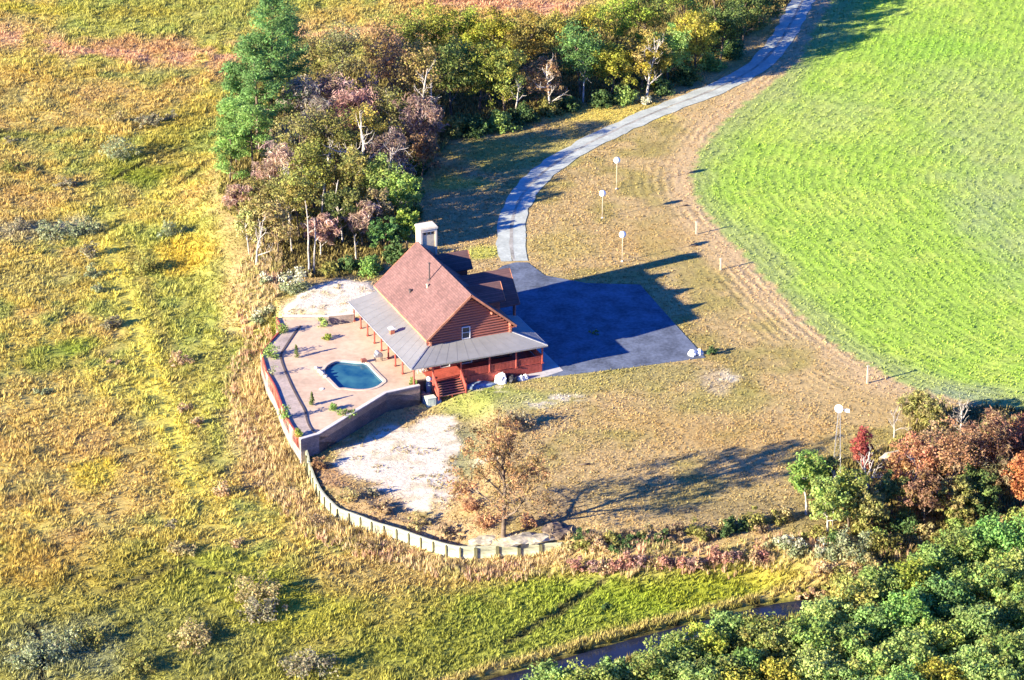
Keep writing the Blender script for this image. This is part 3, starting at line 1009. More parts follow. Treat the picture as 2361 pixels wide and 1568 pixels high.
RYE = yc - w - .25                                       # the right-hand porch stops at the entrance gable
left = porch_part([(PL, PB, ZO), (PL, PF, ZO), (-WX, WF, ZI), (-WX, PB, ZI)])
front = porch_part([(PL, PF, ZO), (PR, PF, ZO), (WX, WF, ZI), (-WX, WF, ZI)])
right = porch_part([(PR, PF, ZO), (PR, RYE, ZO), (WX, RYE, ZI), (WX, WF, ZI)])


def zpl(x):  # left slope height
    return ZO + (ZI - ZO) * (x - PL) / (-WX - PL)


def seams(part, n, p0, p1, q0, q1):
    for k in range(1, n):
        t = k / n
        a = Vector(p0).lerp(Vector(p1), t); b = Vector(q0).lerp(Vector(q1), t)
        mb = MB(); mb.bar(a + Vector((0, 0, .008)), b + Vector((0, 0, .008)), .022, .006)
        mb.build('seam', M['seam'], part)


seams(left, 13, (PL, PB, ZO), (PL, PF, ZO), (-WX, PB, ZI), (-WX, WF, ZI))
seams(front, 12, (PL, PF, ZO), (PR, PF, ZO), (-WX, WF, ZI), (WX, WF, ZI))
seams(right, 8, (PR, PF, ZO), (PR, RYE, ZO), (WX, WF, ZI), (WX, RYE, ZI))
for a, b in (((PL, PF, ZO), (-WX, WF, ZI)), ((PR, PF, ZO), (WX, WF, ZI))):
    mb = MB(); mb.bar(Vector(a) + Vector((0, 0, .02)), Vector(b) + Vector((0, 0, .02)), .16, .06)
    hp('hip_cap', mb, M['steel'])
# gutter edge
for a, b in (((PL - .03, PB, ZO - .08), (PL - .03, PF, ZO - .08)), ((PL, PF - .03, ZO - .08), (PR, PF - .03, ZO - .08)), ((PR + .03, PF, ZO - .08), (PR + .03, RYE, ZO - .08))):
    mb = MB(); mb.bar(a, b, .06, .17)
    hp('gutter', mb, M['steel'])
# little brick chimney with white hood on the left porch roof
x_, y_ = -7.14, -2.2
z_ = zpl(x_)
mb = MB(); mb.box(x_ - .24, x_ + .24, y_ - .24, y_ + .24, z_ - .1, z_ + .55)
g = hp('porch_chimney', mb, mat('orange_brick', (.52, .17, .10), .9, .3, 6, .2))
mb = MB(); mb.box(x_ - .34, x_ + .34, y_ - .34, y_ + .34, z_ + .55, z_ + .68)
mb.add([(x_ - .3, y_ - .3, z_ + .68), (x_ + .3, y_ - .3, z_ + .68), (x_ + .3, y_ + .3, z_ + .68), (x_ - .3, y_ + .3, z_ + .68), (x_, y_, z_ + .92)], [(0, 1, 4), (1, 2, 4), (2, 3, 4), (3, 0, 4)])
mb.build('hood', M['white'], g)

# deck, skirt, posts, railings
DX0, DX1, DY0 = PL + .45, PR - .45, PF + .45
NY = DY0 + 1.45                                          # the deck steps back left of the stairs
mb = MB()
mb.prism([(-5.7, DY0), (DX1, DY0), (DX1, RYE), (WX + .2, RYE), (WX + .2, WF - .2), (-5.7, WF - .2)], DK - .12, DK)
hp('deck', mb, M['redwood'])
for i in range(22):                                      # boards of the skirt under the deck, right of the stairs
    x0 = -2.3 + i * (DX1 + 2.3) / 22
    mb = MB(); mb.box(x0 + .008, x0 + (DX1 + 2.3) / 22 - .008, DY0 + .02, DY0 + .06, -.6, DK - .12)
    hp('skirt_board', mb, M['redwood'])
mb = MB(); mb.box(-2.3, DX1, DY0 + .062, DY0 + .1, -.6, DK - .13); hp('skirt_backing', mb, M['dark'])
mb = MB(); mb.box(DX1 - .06, DX1, DY0 + .1, RYE, -.5, DK - .12); hp('skirt', mb, M['redwood'])
mb = MB(); mb.box(DX0 + .3, -5.76, NY - .12, NY - .03, -1.2, TZ - .1); hp('skirt_lattice', mb, M['edging'])


def zroof(x, y):
    return ZO - .17 + .72 * min(1, max(0, .45 / 3.6))


def post(x, y, z0, name='post', r=.095):
    mb = MB(); mb.tube([(x, y, z0), (x, y, ZO - .06)], r, 8)
    mb.box(x - .14, x + .14, y - .14, y + .14, z0, z0 + .12)
    return hp(name, mb, M['redwood'])


FP = [DX1, 4.2, 1.02, -2.35, -5.65, DX0]
for x in FP:
    post(x, DY0, -1.0 if x < -5 and x > DX0 else (TZ if x == DX0 else DK))
for y in (-7.4, -5.2, -3.0, -.8, 1.4, 3.6, 5.8, 8.0):
    post(DX0, y, TZ)
for y in (-7.2, -4.0, RYE + .2):
    post(DX1, y, DK)


def railing(a, b):
    """rails, balusters in one infill part and a solid dark red board infill behind"""
    a, b = Vector(a), Vector(b)
    mb = MB()
    for dz in (.12, .92):
        mb.bar(a + Vector((0, 0, dz)), b + Vector((0, 0, dz)), .08, .07)
    r = hp('railing', mb, M['redwood'])
    L = (b - a).length
    n = max(2, int(L / .16))
    for k in range(n):
        p = a.lerp(b, (k + .5) / n)
        m2 = MB(); m2.bar(p + Vector((0, 0, .15)), p + Vector((0, 0, .9)), .115, .025, tuple((b - a).normalized().cross(Vector((0, 0, 1)))))
        m2.build('slat', M['redwood'], r)


for i in range(3):
    railing((FP[i + 1] + .1, DY0, DK), (FP[i] - .1, DY0, DK))
railing((DX1, DY0 + .1, DK), (DX1, -7.3, DK))
railing((DX1, -7.1, DK), (DX1, -4.1, DK))
# stairs down to the lawn
SX0, SX1 = -5.6, -2.4
st = thing('porch_stairs', 'red wooden stairs leading up to the front porch deck', 'stairs', (HX, HY, 0), HYAW)
nst = 6
for k in range(nst):
    zt_ = DK - .18 * (k + 1)
    y0 = DY0 - .02 - .25 * k
    mb = MB(); mb.box(SX0 + .08, SX1 - .08, y0 - .27, y0, zt_ - .045, zt_)
    mb.build('tread', M['tread'], st)
    mb = MB(); mb.box(SX0 + .08, SX1 - .08, y0 - .02, y0 - .005, zt_ + .002, zt_ + .165); mb.build('riser_shade', M['dark'], st)  # dark strips painted for the shade between the treads
for x in (SX0, (SX0 + SX1) / 2, SX1):
    mb = MB(); mb.bar((x, DY0 - .02, DK - .32), (x, DY0 - .25 * nst, DK - .18 * nst - .26), .07, .3)
    mb.build('stringer', M['redwood'], st)
for x in (SX0, SX1):
    mb = MB()
    mb.bar((x, DY0 - .15, DK + .86), (x, DY0 - .25 * nst - .05, DK - .18 * nst + .72), .12, .09)
    mb.bar((x, DY0 - .15, DK + .2), (x, DY0 - .25 * nst - .05, DK - .18 * nst + .1), .07, .07)
    hr = mb.build('handrail', M['redwood'], st)
    for k in range(14):
        t = (k + .5) / 14
        y0 = DY0 - .15 + t * (-.25 * nst + .1)
        zz = DK + t * (-.18 * nst)
        m2 = MB(); m2.box(x - .015, x + .015, y0 - .06, y0 + .06, zz + .12, zz + .84)
        m2.build('slat', M['redwood'], hr)
    for t in (0, 1):
        y0 = DY0 - .15 + t * (-.25 * nst + .1)
        zz = DK + t * (-.18 * nst)
        m2 = MB(); m2.box(x - .07, x + .07, y0 - .07, y0 + .07, zz - .4, zz + 1.02)
        m2.build('newel', M['redwood'], st)


def hw3(x, y, z=0.0):
    p = HW(x, y)
    return (p[0], p[1], z)


def walk(name, pts, z, t, m, kind='structure'):
    mb = MB(); mb.prism([tuple(HW(*p)) for p in pts], z - t, z)
    return tag(mb.build(name, m), kind=kind)


walk('concrete_walk', [(DX1 + .05, DY0 - 1.3), (9.6, DY0 - .7), (9.6, RYE - .2), (DX1 + .05, RYE - .2)], .085, .4, M['concrete'])
walk('entrance_walk', [(8.12, yc - 2.2), (10.4, yc - 2.6), (10.4, yc + 2.0), (8.12, yc + 2.4)], .087, .4, M['concrete'])
walk('concrete_pad', [(3.6, DY0 - 1.25), (DX1 + .04, DY0 - 1.3), (DX1 + .04, DY0 - .03), (3.6, DY0 - .03)], .08, .5, M['concrete'])

# ------------------------------------------------------------------ pool terrace
hp2 = lambda x, y: tuple(HW(x, y))
back = [tuple(p) for p in A2([(656, 731), (730, 731), (757, 750), (815, 744)], TZ)]
inner = [tuple(p) for p in RED_TOP]
inner = [inner[0]] + inner[1:]
blk = [tuple(p) for p in BLK_TOP]
ter = inner + blk[1:] + [hp2(DX0 + .1, DY0 - .3), hp2(DX0 + .25, NY), hp2(-5.75, NY), hp2(-5.75, WF - .22), hp2(-WX - .05, WF - .22), hp2(-WX - .05, WB + 1.0), hp2(DX0, WB + 1.0)] + [back[3], back[2], back[1], back[0]]
mb = MB(); mb.prism(ter, -1.4, TZ - .001)
# the paving is cut round the pool: paved ring built below, here only the mass well under it
mb = MB(); mb.prism(ter, -1.5, TZ - .62)
tag(mb.build('terrace_base', M['block']), kind='structure')
cr = lambda pts: A2([(582.1 + .21324 * a, 668.7 + .21324 * b) for a, b in pts], TZ)
POOL = smooth_line(np.vstack([cr([(775, 855), (800, 820), (850, 788), (900, 770), (960, 762), (1060, 772), (1150, 782), (1215, 780), (1250, 805), (1300, 862), (1360, 925), (1428, 988), (1390, 1012), (1358, 1040),
                                  (1290, 1066), (1210, 1078), (1120, 1078), (1040, 1068), (985, 1060), (930, 1066), (890, 1020), (845, 975), (800, 925), (775, 890), (768, 872)]), cr([(775, 855)])]), 2)[:-1]
import bmesh


def holed_plate(name, outer, hole, z, t, m):
    """a plate with a hole, filled by triangles"""
    bm = bmesh.new()
    es = []
    for loop in (outer, hole):
        vs = [bm.verts.new((p[0], p[1], z)) for p in loop]
        es += [bm.edges.new((vs[i], vs[(i + 1) % len(vs)])) for i in range(len(vs))]
    bmesh.ops.triangle_fill(bm, edges=es, use_beauty=True)
    for f_ in list(bm.faces):
        if f_.normal.z < 0:
            f_.normal_flip()
    r = bmesh.ops.extrude_face_region(bm, geom=list(bm.faces))
    for e in r['geom']:
        if isinstance(e, bmesh.types.BMVert):
            e.co.z -= t
    bmesh.ops.recalc_face_normals(bm, faces=list(bm.faces))
    me = bpy.data.meshes.new(name); bm.to_mesh(me); bm.free()
    me.materials.append(m)
    return link(name, me)


tag(holed_plate('terrace_paving', ter, [tuple(p) for p in POOL], TZ, .6, M['paver']), kind='structure')
pool = thing('swimming_pool', 'small blue swimming pool with pale stone coping set in the tan terrace', 'pool', (*POOL.mean(0), TZ))
pc = POOL.mean(0)


def scaled(pts, d):
    t = np.roll(pts, -1, 0) - np.roll(pts, 1, 0)
    t /= np.linalg.norm(t, axis=1)[:, None]
    nrm = np.stack([t[:, 1], -t[:, 0]], -1)
    sgn = 1 if np.mean(((pts + nrm * .1 - pc) ** 2).sum(1)) > np.mean(((pts - pc) ** 2).sum(1)) else -1
    return pts + nrm * d * sgn


loc = lambda pts: [tuple(np.array(p[:2]) - pc) for p in pts]
po_, pi_ = scaled(POOL, .3), scaled(POOL, -.06)
npool = len(POOL)
nst_ = 36
sidx = np.linspace(0, npool, nst_ + 1).astype(int)
for k in range(nst_):                                    # coping stones, one by one
    i0, i1 = sidx[k], sidx[k + 1]
    oi = [po_[i % npool] for i in range(i0, i1 + 1)]; ni = [pi_[i % npool] for i in range(i0, i1 + 1)]
    cen = np.mean(oi + ni, axis=0)
    poly = [tuple((np.array(p) - cen) * .985 + cen - pc) for p in oi + ni[::-1]]
    MB().prism(poly, -.06, .055).build('coping_stone', M['coping'], pool)
q = MB()
pin = [tuple(p - pc) for p in scaled(POOL, -.02)]
n = len(pin)
q.add([(x, y, .0) for x, y in pin] + [(x, y, -.58) for x, y in pin], [(i, (i + 1) % n, n + (i + 1) % n, n + i) for i in range(n)] + [tuple(range(n, 2 * n))])
q.build('basin', M['pool_tile'], pool)
q = MB(); q.add([(x, y, -.2) for x, y in pin], [tuple(range(n)) if sum(pin[i][0] * pin[(i + 1) % n][1] - pin[(i + 1) % n][0] * pin[i][1] for i in range(n)) > 0 else tuple(range(n))[::-1]])
q.build('water', M['pool_water'], pool)
# boulders at the pool's left end
for k, (a, b, r, lab) in enumerate([(690, 850, .24, 'pale boulder at the pool edge, topmost of four'), (725, 885, .28, 'pale boulder at the pool edge, second from the top'),
                                    (755, 915, .32, 'largest pale boulder beside the pool, third from the top'), (785, 945, .24, 'pale boulder at the pool edge, lowest of four')]):
    p = cr([(a, b)])[0]
    rr = np.random.default_rng(90 + k)
    bm = bmesh.new(); bmesh.ops.create_icosphere(bm, subdivisions=2, radius=r)
    for vv in bm.verts:
        vv.co *= 1 + rr.normal(0, .09); vv.co.z *= .75
    me = bpy.data.meshes.new('boulder'); bm.to_mesh(me); bm.free(); me.materials.append(M['stone'])
    tag(link('boulder', me, None, (*p, TZ + r * .5)), lab, 'boulder', 'boulders at the pool')


def wall_strip(line, z0, z1, th, name, m, label, cat, cap=None, capover=.06, caph=.09, boards=None):
    o = thing(name, label, cat, (*line[0], 0))
    L0 = np.array(line[0])
    ln = np.array(line) - L0
    l2 = offset_line(ln, -th)
    poly = [tuple(p) for p in ln] + [tuple(p) for p in l2[::-1]]
    if boards:
        pts = resample(ln, boards); in_ = offset_line(pts, -th)
        for i in range(len(pts) - 1):
            a, b, c_, d_ = pts[i], pts[i + 1], in_[i + 1], in_[i]
            e = (b - a) * .012
            MB().prism([tuple(a + e), tuple(b - e), tuple(c_ - e), tuple(d_ + e)], z0, z1).build('board', m, o)
    else:
        MB().prism(poly, z0, z1).build('wall_body', m, o)
    if cap:
        a, b = offset_line(ln, capover), offset_line(ln, -th - capover)
        MB().prism([tuple(p) for p in a] + [tuple(p) for p in b[::-1]], z1 + .002, z1 + caph).build('cap', cap, o)
    return o


wall_strip(RED_TOP, -.3, 1.22, .16, 'terrace_fence', M['redwood'], 'low red board parapet along the left edge of the pool terrace', 'fence', None, boards=.9)
wall_strip(BLK_TOP, -1.6, 1.27, .3, 'retaining_wall', M['block'], 'tall grey block retaining wall with pale cap below the pool terrace', 'wall', M['cap'])
wall_strip(A2([(757, 728), (816, 723)], 2.05), -.2, 1.98, .28, 'garden_wall', M['block'], 'short grey block wall behind the terrace by the porch end', 'wall', M['cap'])
wall_strip(A2([(650, 728), (757, 729)], 1.35), -.2, 1.28, .25, 'terrace_kerb', M['block'], 'low pale kerb along the back edge of the terrace', 'kerb', M['cap'])

# grey planting bed along the parapet, with a dark edging
bed_in = smooth_line(A2([(735 * .21324 + 582.1 - 0, 668.7)][:0] + [(695, 752), (681, 768), (660, 800), (650, 815), (650, 830), (657, 850), (672, 885), (690, 920), (707, 950), (709, 967), (716, 985), (728, 998)], TZ), 2)
red_in = offset_line(RED_TOP, -.2)
i0 = 1
bedpoly = [tuple(p) for p in red_in[1:]] + [tuple(p) for p in bed_in[::-1]]
mb = MB(); mb.prism(bedpoly, TZ - .05, TZ + .012)
tag(mb.build('planting_bed', M['bed']), kind='structure')
ed = offset_line(bed_in, -.0)
e2 = offset_line(bed_in, .22)
mb = MB(); mb.prism([tuple(p) for p in ed] + [tuple(p) for p in e2[::-1]], TZ - .05, TZ + .07)
tag(mb.build('bed_edging', M['edging']), kind='structure')

# ------------------------------------------------------------------ bulkhead of pale panels between dark pilings
bh = thing('bulkhead', 'long curved white-panelled timber bulkhead with dark pilings between plot and marsh', 'bulkhead', (0, 0, 0))
bl = np.c_[BULK, BULK_Z]
first = resample(bl[:len(BULK_T) + 1], 1.25)
mid = resample(bl[len(BULK_T):len(BULK_T) + 10], 1.52)
last = resample(bl[len(BULK_T) + 9:], 2.05)
bl = np.vstack([first, mid[1:], last[1:]])
box_me = None
mbx = MB(); mbx.box(-.5, .5, -.5, .5, -.5, .5)
ob = mbx.build('panel', M['panel']); box_panel = ob.data; bpy.data.objects.remove(ob)
ob = mbx.build('piling', M['piling']); box_pile = ob.data; bpy.data.objects.remove(ob)
ob = mbx.build('plank', M['panel']); box_cap = ob.data; bpy.data.objects.remove(ob)
for i in range(len(bl) - 1):
    a, b = bl[i], bl[i + 1]
    d = b[:2] - a[:2]; L = np.linalg.norm(d); ang = math.atan2(d[1], d[0])
    nrm = np.array([d[1], -d[0]]) / L
    zt_ = (a[2] + b[2]) / 2 + rng.normal(0, .02)
    zb = -3.0
    o = link('panel', box_panel, bh)
    c_ = (a[:2] + b[:2]) / 2
    o.location = (c_[0], c_[1], (zt_ + zb) / 2); o.scale = (L - .16 - (.12 if i >= len(bl) - len(last) else 0), .09, zt_ - zb); o.rotation_euler = (0, 0, ang)
    o = link('plank', box_cap, bh)
    o.location = (c_[0] - nrm[0] * .1, c_[1] - nrm[1] * .1, zt_ + .03); o.scale = (L - .01, .2, .05); o.rotation_euler = (0, math.atan2(-(b[2] - a[2]), L), ang)
for i in range(len(bl)):
    a = bl[i]
    d = bl[min(i + 1, len(bl) - 1)][:2] - bl[max(i - 1, 0)][:2]
    ang = math.atan2(d[1], d[0]); nrm = np.array([d[1], -d[0]]) / np.linalg.norm(d)
    o = link('piling', box_pile, bh)
    wpi = .16 if i < len(bl) - len(last) else .32
    p = a[:2] + nrm * .08
    o.location = (p[0], p[1], (a[2] - .02 - 3.2) / 2); o.scale = (wpi, .2, a[2] - .02 + 3.2); o.rotation_euler = (0, 0, ang)

# ------------------------------------------------------------------ things by the stairs, the deck and the drive
def gp(px, py):
    p = G1(px, py)
    return p


def at(name, label, cat, px, py, rz=0.0, z=None, group=None):
    p = gp(px, py) if z is None else A(px, py, z)
    return thing(name, label, cat, tuple(p), rz, group)


def pz(mb, name, m, parent, smooth=False):
    return mb.build(name, m, parent, smooth)


t = at('utility_cabinet', 'pale green utility cabinet standing in the sun by the end of the block wall', 'cabinet', 992, 934, HYAW)
pz(MB().box(-.5, .5, -.4, .4, -.3, .95), 'body', M['palegreen'], t)
pz(MB().box(-.55, .55, -.45, .45, .952, 1.03), 'lid', M['palegreen'], t)
pz(MB().box(-.3, .3, -.415, -.402, .2, .75), 'door', M['palegreen'], t)
t = at('pool_filter', 'white-topped pool filter tank at the corner of the porch', 'filter', 989, 909, HYAW)
pz(MB().lathe([(.33, -.3), (.35, .1), (.35, 1.25), (.28, 1.5), (.1, 1.6)], 14), 'tank', M['bluegrey'], t, True)  # pale tank with the blue of the shade in its colour
pz(MB().lathe([(.12, 1.58), (.30, 1.68), (.36, 1.86), (.26, 2.08), (0, 2.16)], 14), 'valve_head', M['white'], t, True)
pz(MB().tube([(.1, 0, 1.2), (.6, 0, 1.2), (.6, 0, .1)], .05, 8), 'pipe', M['white'], t, True)
t = at('pool_pump', 'pool pump, coloured in blue shade, with pale motor between block wall and stairs', 'pump', 976, 914, HYAW)
pz(MB().lathe([(.0, -.5), (.22, -.5), (.26, -.3), (.26, .3), (.2, .5), (0, .5)], 12, (0, 0, .35), 'y'), 'motor', M['bluegrey'], t, True)
pz(MB().lathe([(.24, -.2), (.26, .5), (.2, .62), (0, .66)], 12, (0, .7, .1)), 'strainer', M['blue'], t, True)
pz(MB().box(-.35, .35, -.6, 1.0, -.4, .1), 'base', M['concrete'], t)
t = at('pool_heater', 'pool heater box, coloured in blue-grey shade, beside the red stairs', 'heater', 983, 926, HYAW)
pz(MB().box(-.55, .55, -.45, .45, -.4, .75), 'body', M['bluegrey'], t)
pz(MB().box(-.5, .5, -.40, .40, .752, .85), 'top', M['steel'], t)
pz(MB().box(-.35, .35, -.47, -.452, .0, .5), 'grille', M['dark_metal'], t)
t = at('storage_tub', 'plastic tub, coloured in dark blue shade, next to the block wall end', 'tub', 974, 901, HYAW)
pz(MB().box(-.42, .42, -.35, .35, -.5, .62), 'body', M['blue'], t)
pz(MB().box(-.47, .47, -.4, .4, .622, .72), 'lid', M['blue'], t)


def heap(name, label, cat, px, py, r, h, m, seed, group=None, stretch=(1, 1)):
    rr = np.random.default_rng(seed)
    bm = bmesh.new(); bmesh.ops.create_icosphere(bm, subdivisions=3, radius=1)
    off = rr.normal(0, 1, 3)
    from mathutils import noise
    for vv in bm.verts:
        k = 1 + .35 * noise.noise(vv.co * 1.7 + Vector(off)) + .2 * noise.noise(vv.co * 4.1 + Vector(off))
        vv.co = Vector((vv.co.x * r * stretch[0] * k, vv.co.y * r * stretch[1] * k, max(-.2, vv.co.z) * h * k))
    me = bpy.data.meshes.new(name); bm.to_mesh(me); bm.free(); me.materials.append(m)
    p = gp(px, py)
    o = link(name, me, None, (p[0], p[1], p[2])); o.rotation_euler = (0, 0, HYAW)
    return tag(o, label, cat, group)


heap('plastic_sheeting', 'heap of white plastic sheeting on the ground before the red porch skirt', 'sheeting', 1155, 880, .75, 1.0, M['white'], 3)
heap('tarp_bundle', 'crumpled tarp, coloured in pale blue shade, on the ground at the left foot of the stairs', 'tarp', 1004, 927, .6, .75, M['bluegrey'], 9)
heap('tarp_bundle', 'dark grey tarp bundle lying beside the white sheeting by the porch', 'tarp', 1181, 879, .6, .75, M['black'], 4)
heap('tarp_bundle', 'flat pale grey-green tarp spread on the ground right of the stairs', 'tarp', 1105, 889, 1.1, .3, M['bluegrey'], 6, None, (1.5, .8))
for k, (x, y, r, lab) in enumerate([(1200, 876, .42, 'white bag beside the dark tarp in front of the porch'), (1211, 874, .34, 'small white bag on the end of the concrete pad')]):
    heap('white_bag', lab, 'bag', x, y, r, .55, M['white'], 20 + k, 'white bags by the porch')
heap('white_bag', 'upright white bag on the corner of the asphalt parking', 'bag', 1596, 820, .45, .7, M['globe'], 31, 'white bags on the parking corner')
heap('white_bag', 'white bag beside the dark shrub at the parking corner', 'bag', 1611, 817, .5, .6, M['white'], 32, 'white bags on the parking corner')
heap('oak_shade_heap', 'dark heap standing in for the shade behind the bulkhead under the oak', 'heap', 1285, 1226, 1.5, .6, M['bark'], 44)  # added dark heap in place of the shadow under the oak
for k, (x, y, r, lab) in enumerate([(1200, 1246, 1.5, 'cream pile of boards and sand behind the bulkhead right of the oak trunk'), (1118, 1246, 1.2, 'low pale pile of sand behind the bulkhead left of the oak trunk'), (1245, 1242, 1.1, 'small cream rubble pile near the right end of the bulkhead')]):
    heap('rubble_pile', lab, 'pile', x, y, r, .38, M['sandpile'], 50 + k, 'pale piles behind the bulkhead', (1.5, .7))
heap('rubble_pile', 'bright pile of pale rubble glimpsed between the red-leaved trees', 'pile', 2085, 1060, 1.8, .8, M['sandpile'], 60, None, (1.4, 1))

# white globe lamps on the lawn
def globe_lamp(px, py, h, lab):
    t = at('globe_lamp', lab, 'lamp', px, py, 0, None, 'white globe lamps on the lawn')
    pz(MB().tube([(0, 0, -.1), (0, 0, h - .3)], .045, 8), 'pole', M['tan'], t, True)
    pz(MB().lathe([(.16, -.02), (.12, .1), (.055, .14)], 10), 'foot', M['white'], t, True)
    pz(MB().lathe([(.14, h - .38), (.16, h - .33), (.14, h - .28)], 10), 'collar', M['steel'], t, True)
    pz(MB().lathe([(0.02, h - .36)] + [(.43 * math.sin(a), h - .02 - .43 * math.cos(a)) for a in np.linspace(.35, math.pi - .05, 12)] + [(0, h + .41)], 16), 'globe', M['globe'], t, True)


globe_lamp(1421, 436, 3.9, 'white globe lamp nearest the gravel road, topmost of the three on the lawn')
globe_lamp(1388, 503, 3.3, 'white globe lamp in the middle of the three on the lawn')
globe_lamp(1434, 603, 3.5, 'white globe lamp nearest the asphalt, lowest of the three on the lawn')
for k, (x, y, h, lab) in enumerate([(1605, 540, 1.5, 'wooden stake at the field edge, topmost'), (1661, 622, 1.3, 'wooden stake at the field edge, middle one'), (1999, 884, 2.0, 'tall pale wooden post with a knob on top at the field edge, lower right')]):
    t = at('stake', lab, 'post', x, y, .3, None, 'posts along the field edge')
    pz(MB().box(-.09, .09, -.09, .09, -.2, h), 'shaft', M['tan'], t)
    pz(MB().box(-.13, .13, -.13, .13, h + .001, h + .16), 'top', M['tan'], t)
for k, (x, y, lab) in enumerate([(1576, 476, 'short dark bar for a stake shadow at the edge of the field, upper one'), (1600, 568, 'short dark bar for a stake shadow in the mown strip, lower one'), (1348, 1073, 'short dark log lying on the lawn right of the oak')]):  # upper two are solid dark bars in place of stake shadows
    p = gp(x, y)
    mb = MB(); mb.tube([(-.5, -.1, .1), (0, 0, .13), (.5, .15, .11)], [.1, .12, .09], 8)
    tag(mb.build('log_and_shadow_bar', M['bark'], None, True, tuple(p)), lab, 'log', 'dark logs on the lawn')

# windpump on a lattice tower among the right-hand trees
p = gp(1926, 1128)
wp = thing('windmill', 'small white farm windmill on a slender lattice tower above the right-hand trees', 'windmill', tuple(p))
Hh = 9.0
lw = lambda z: .42 * (1 - z / Hh) + .09
for sx in (-1, 1):
    for sy in (-1, 1):
        pz(MB().tube([(sx * lw(0), sy * lw(0), -.2), (sx * lw(Hh), sy * lw(Hh), Hh)], .02, 6), 'leg', M['steel'], wp)
br = MB()
zs = np.linspace(0, Hh, 8)
for a, b in zip(zs[:-1], zs[1:]):
    for k in range(4):
        c0 = [(-1, -1), (1, -1), (1, 1), (-1, 1)][k]; c1 = [(-1, -1), (1, -1), (1, 1), (-1, 1)][(k + 1) % 4]
        br.tube([(c0[0] * lw(a), c0[1] * lw(a), a), (c1[0] * lw(b), c1[1] * lw(b), b)], .008, 4)
        br.tube([(c0[0] * lw(b), c0[1] * lw(b), b), (c1[0] * lw(b), c1[1] * lw(b), b)], .008, 4)
pz(br, 'bracing', M['steel'], wp)
ro = np.array([-.35, -.9, .22]); ro /= np.linalg.norm(ro)
R = Vector(ro).to_track_quat('Z', 'Y').to_matrix()
hub = Vector((0, 0, Hh + .25)) + Vector(ro) * .3
wh = MB(); wh.tube([hub - Vector(ro) * .45, hub + Vector(ro) * .1], .09, 8)
pz(wh, 'hub', M['white'], wp)
for k in range(18):
    a = 2 * math.pi * k / 18
    mb = MB()
    def bp(r, da, dz): return hub + R @ Vector((r * math.cos(a + da), r * math.sin(a + da), dz))
    mb.add([bp(.1, -.1, .02), bp(.1, .1, -.02), bp(.44, .165, -.03), bp(.44, -.165, .03)], [(0, 1, 2, 3)])
    pz(mb, 'blade', M['globe'], wp)
tl = MB(); tb = hub - Vector(ro) * .4
tl.bar(tb, tb + Vector((.6, -.3, -.1)), .04, .04)
tl.add([tb + Vector((.45, -.25, -.3)), tb + Vector((.95, -.5, -.32)), tb + Vector((.95, -.5, .1)), tb + Vector((.45, -.25, .02)),
        tb + Vector((.45, -.22, -.3)), tb + Vector((.95, -.47, -.32)), tb + Vector((.95, -.47, .1)), tb + Vector((.45, -.22, .02))],
       [(0, 1, 2, 3), (7, 6, 5, 4), (0, 4, 5, 1), (1, 5, 6, 2), (2, 6, 7, 3), (3, 7, 4, 0)])
pz(tl, 'tail_vane', M['globe'], wp)

# small pieces on the terrace
t = at('planter', 'dark red box on the coping at the upper right corner of the pool', 'planter', 838, 834, HYAW, TZ + .06)
pz(MB().box(-.3, .3, -.25, .25, 0, .3), 'body', M['log'], t)
pz(MB().box(-.26, .26, -.21, .21, .3, .34), 'lid', M['log'], t)
p = A(741, 897, TZ + .004)
tag(MB().lathe([(.26, 0), (.26, .05), (0, .06)], 14).build('skimmer_lid', M['white'], None, False, tuple(p)), 'round white skimmer lid on the paving left of the pool', 'lid')
t = at('grill', 'grey barbecue grill standing under the left porch roof edge', 'grill', 872, 832, HYAW, TZ)
pz(MB().box(-.45, .45, -.28, .28, .55, .85), 'body', M['steel'], t)
pz(MB().lathe([(.0, -.45), (.28, -.45), (.28, .45), (0, .45)], 12, (0, 0, .87), 'y'), 'hood', M['steel'], t)
for sx in (-.38, .38):
    for sy in (-.2, .2):
        pz(MB().box(sx - .03, sx + .03, sy - .03, sy + .03, 0, .55), 'leg', M['dark_metal'], t)
for k, (x, y, lab) in enumerate([(965, 859, 'white plastic chair on the porch corner left of the other'), (975, 856, 'white plastic chair on the porch corner nearer the stairs')]):
    t = at('plastic_chair', lab, 'chair', x, y, HYAW + .6 * k, DK, 'white chairs on the porch corner')
    pz(MB().box(-.24, .24, -.24, .24, .40, .45), 'seat', M['white'], t)
    pz(MB().box(-.24, .24, .2, .25, .45, .92), 'backrest', M['white'], t)
    for sx in (-.21, .21):
        for sy in (-.21, .21):
            pz(MB().box(sx - .025, sx + .025, sy - .025, sy + .025, 0, .40), 'leg', M['white'], t)
        pz(MB().box(sx - .03, sx + .03, -.24, .2, .62, .66), 'armrest', M['white'], t)

# ------------------------------------------------------------------ plants
COLS = {
    'pine': (.18, .32, .10), 'pine2': (.24, .38, .10), 'olive': (.30, .285, .08), 'yellow': (.40, .37, .05), 'lime': (.30, .36, .06), 'gold': (.50, .36, .06),
    'brown': (.34, .25, .14), 'rust': (.37, .22, .11), 'dark': (.11, .18, .06), 'green': (.28, .38, .10), 'red': (.34, .15, .095), 'crimson': (.34, .06, .06),
    'pink': (.44, .29, .23), 'khaki': (.46, .38, .17), 'grey': (.31, .28, .17), 'bright': (.23, .37, .09), 'silver': (.33, .36, .19), 'cream': (.66, .64, .46), 'orange': (.44, .22, .08),
    'oak': (.48, .27, .14), 'blue': (.30, .42, .125), 'redpink': (.47, .25, .18), 'tan': (.55, .40, .22), 'mauve': (.40, .31, .27),
}


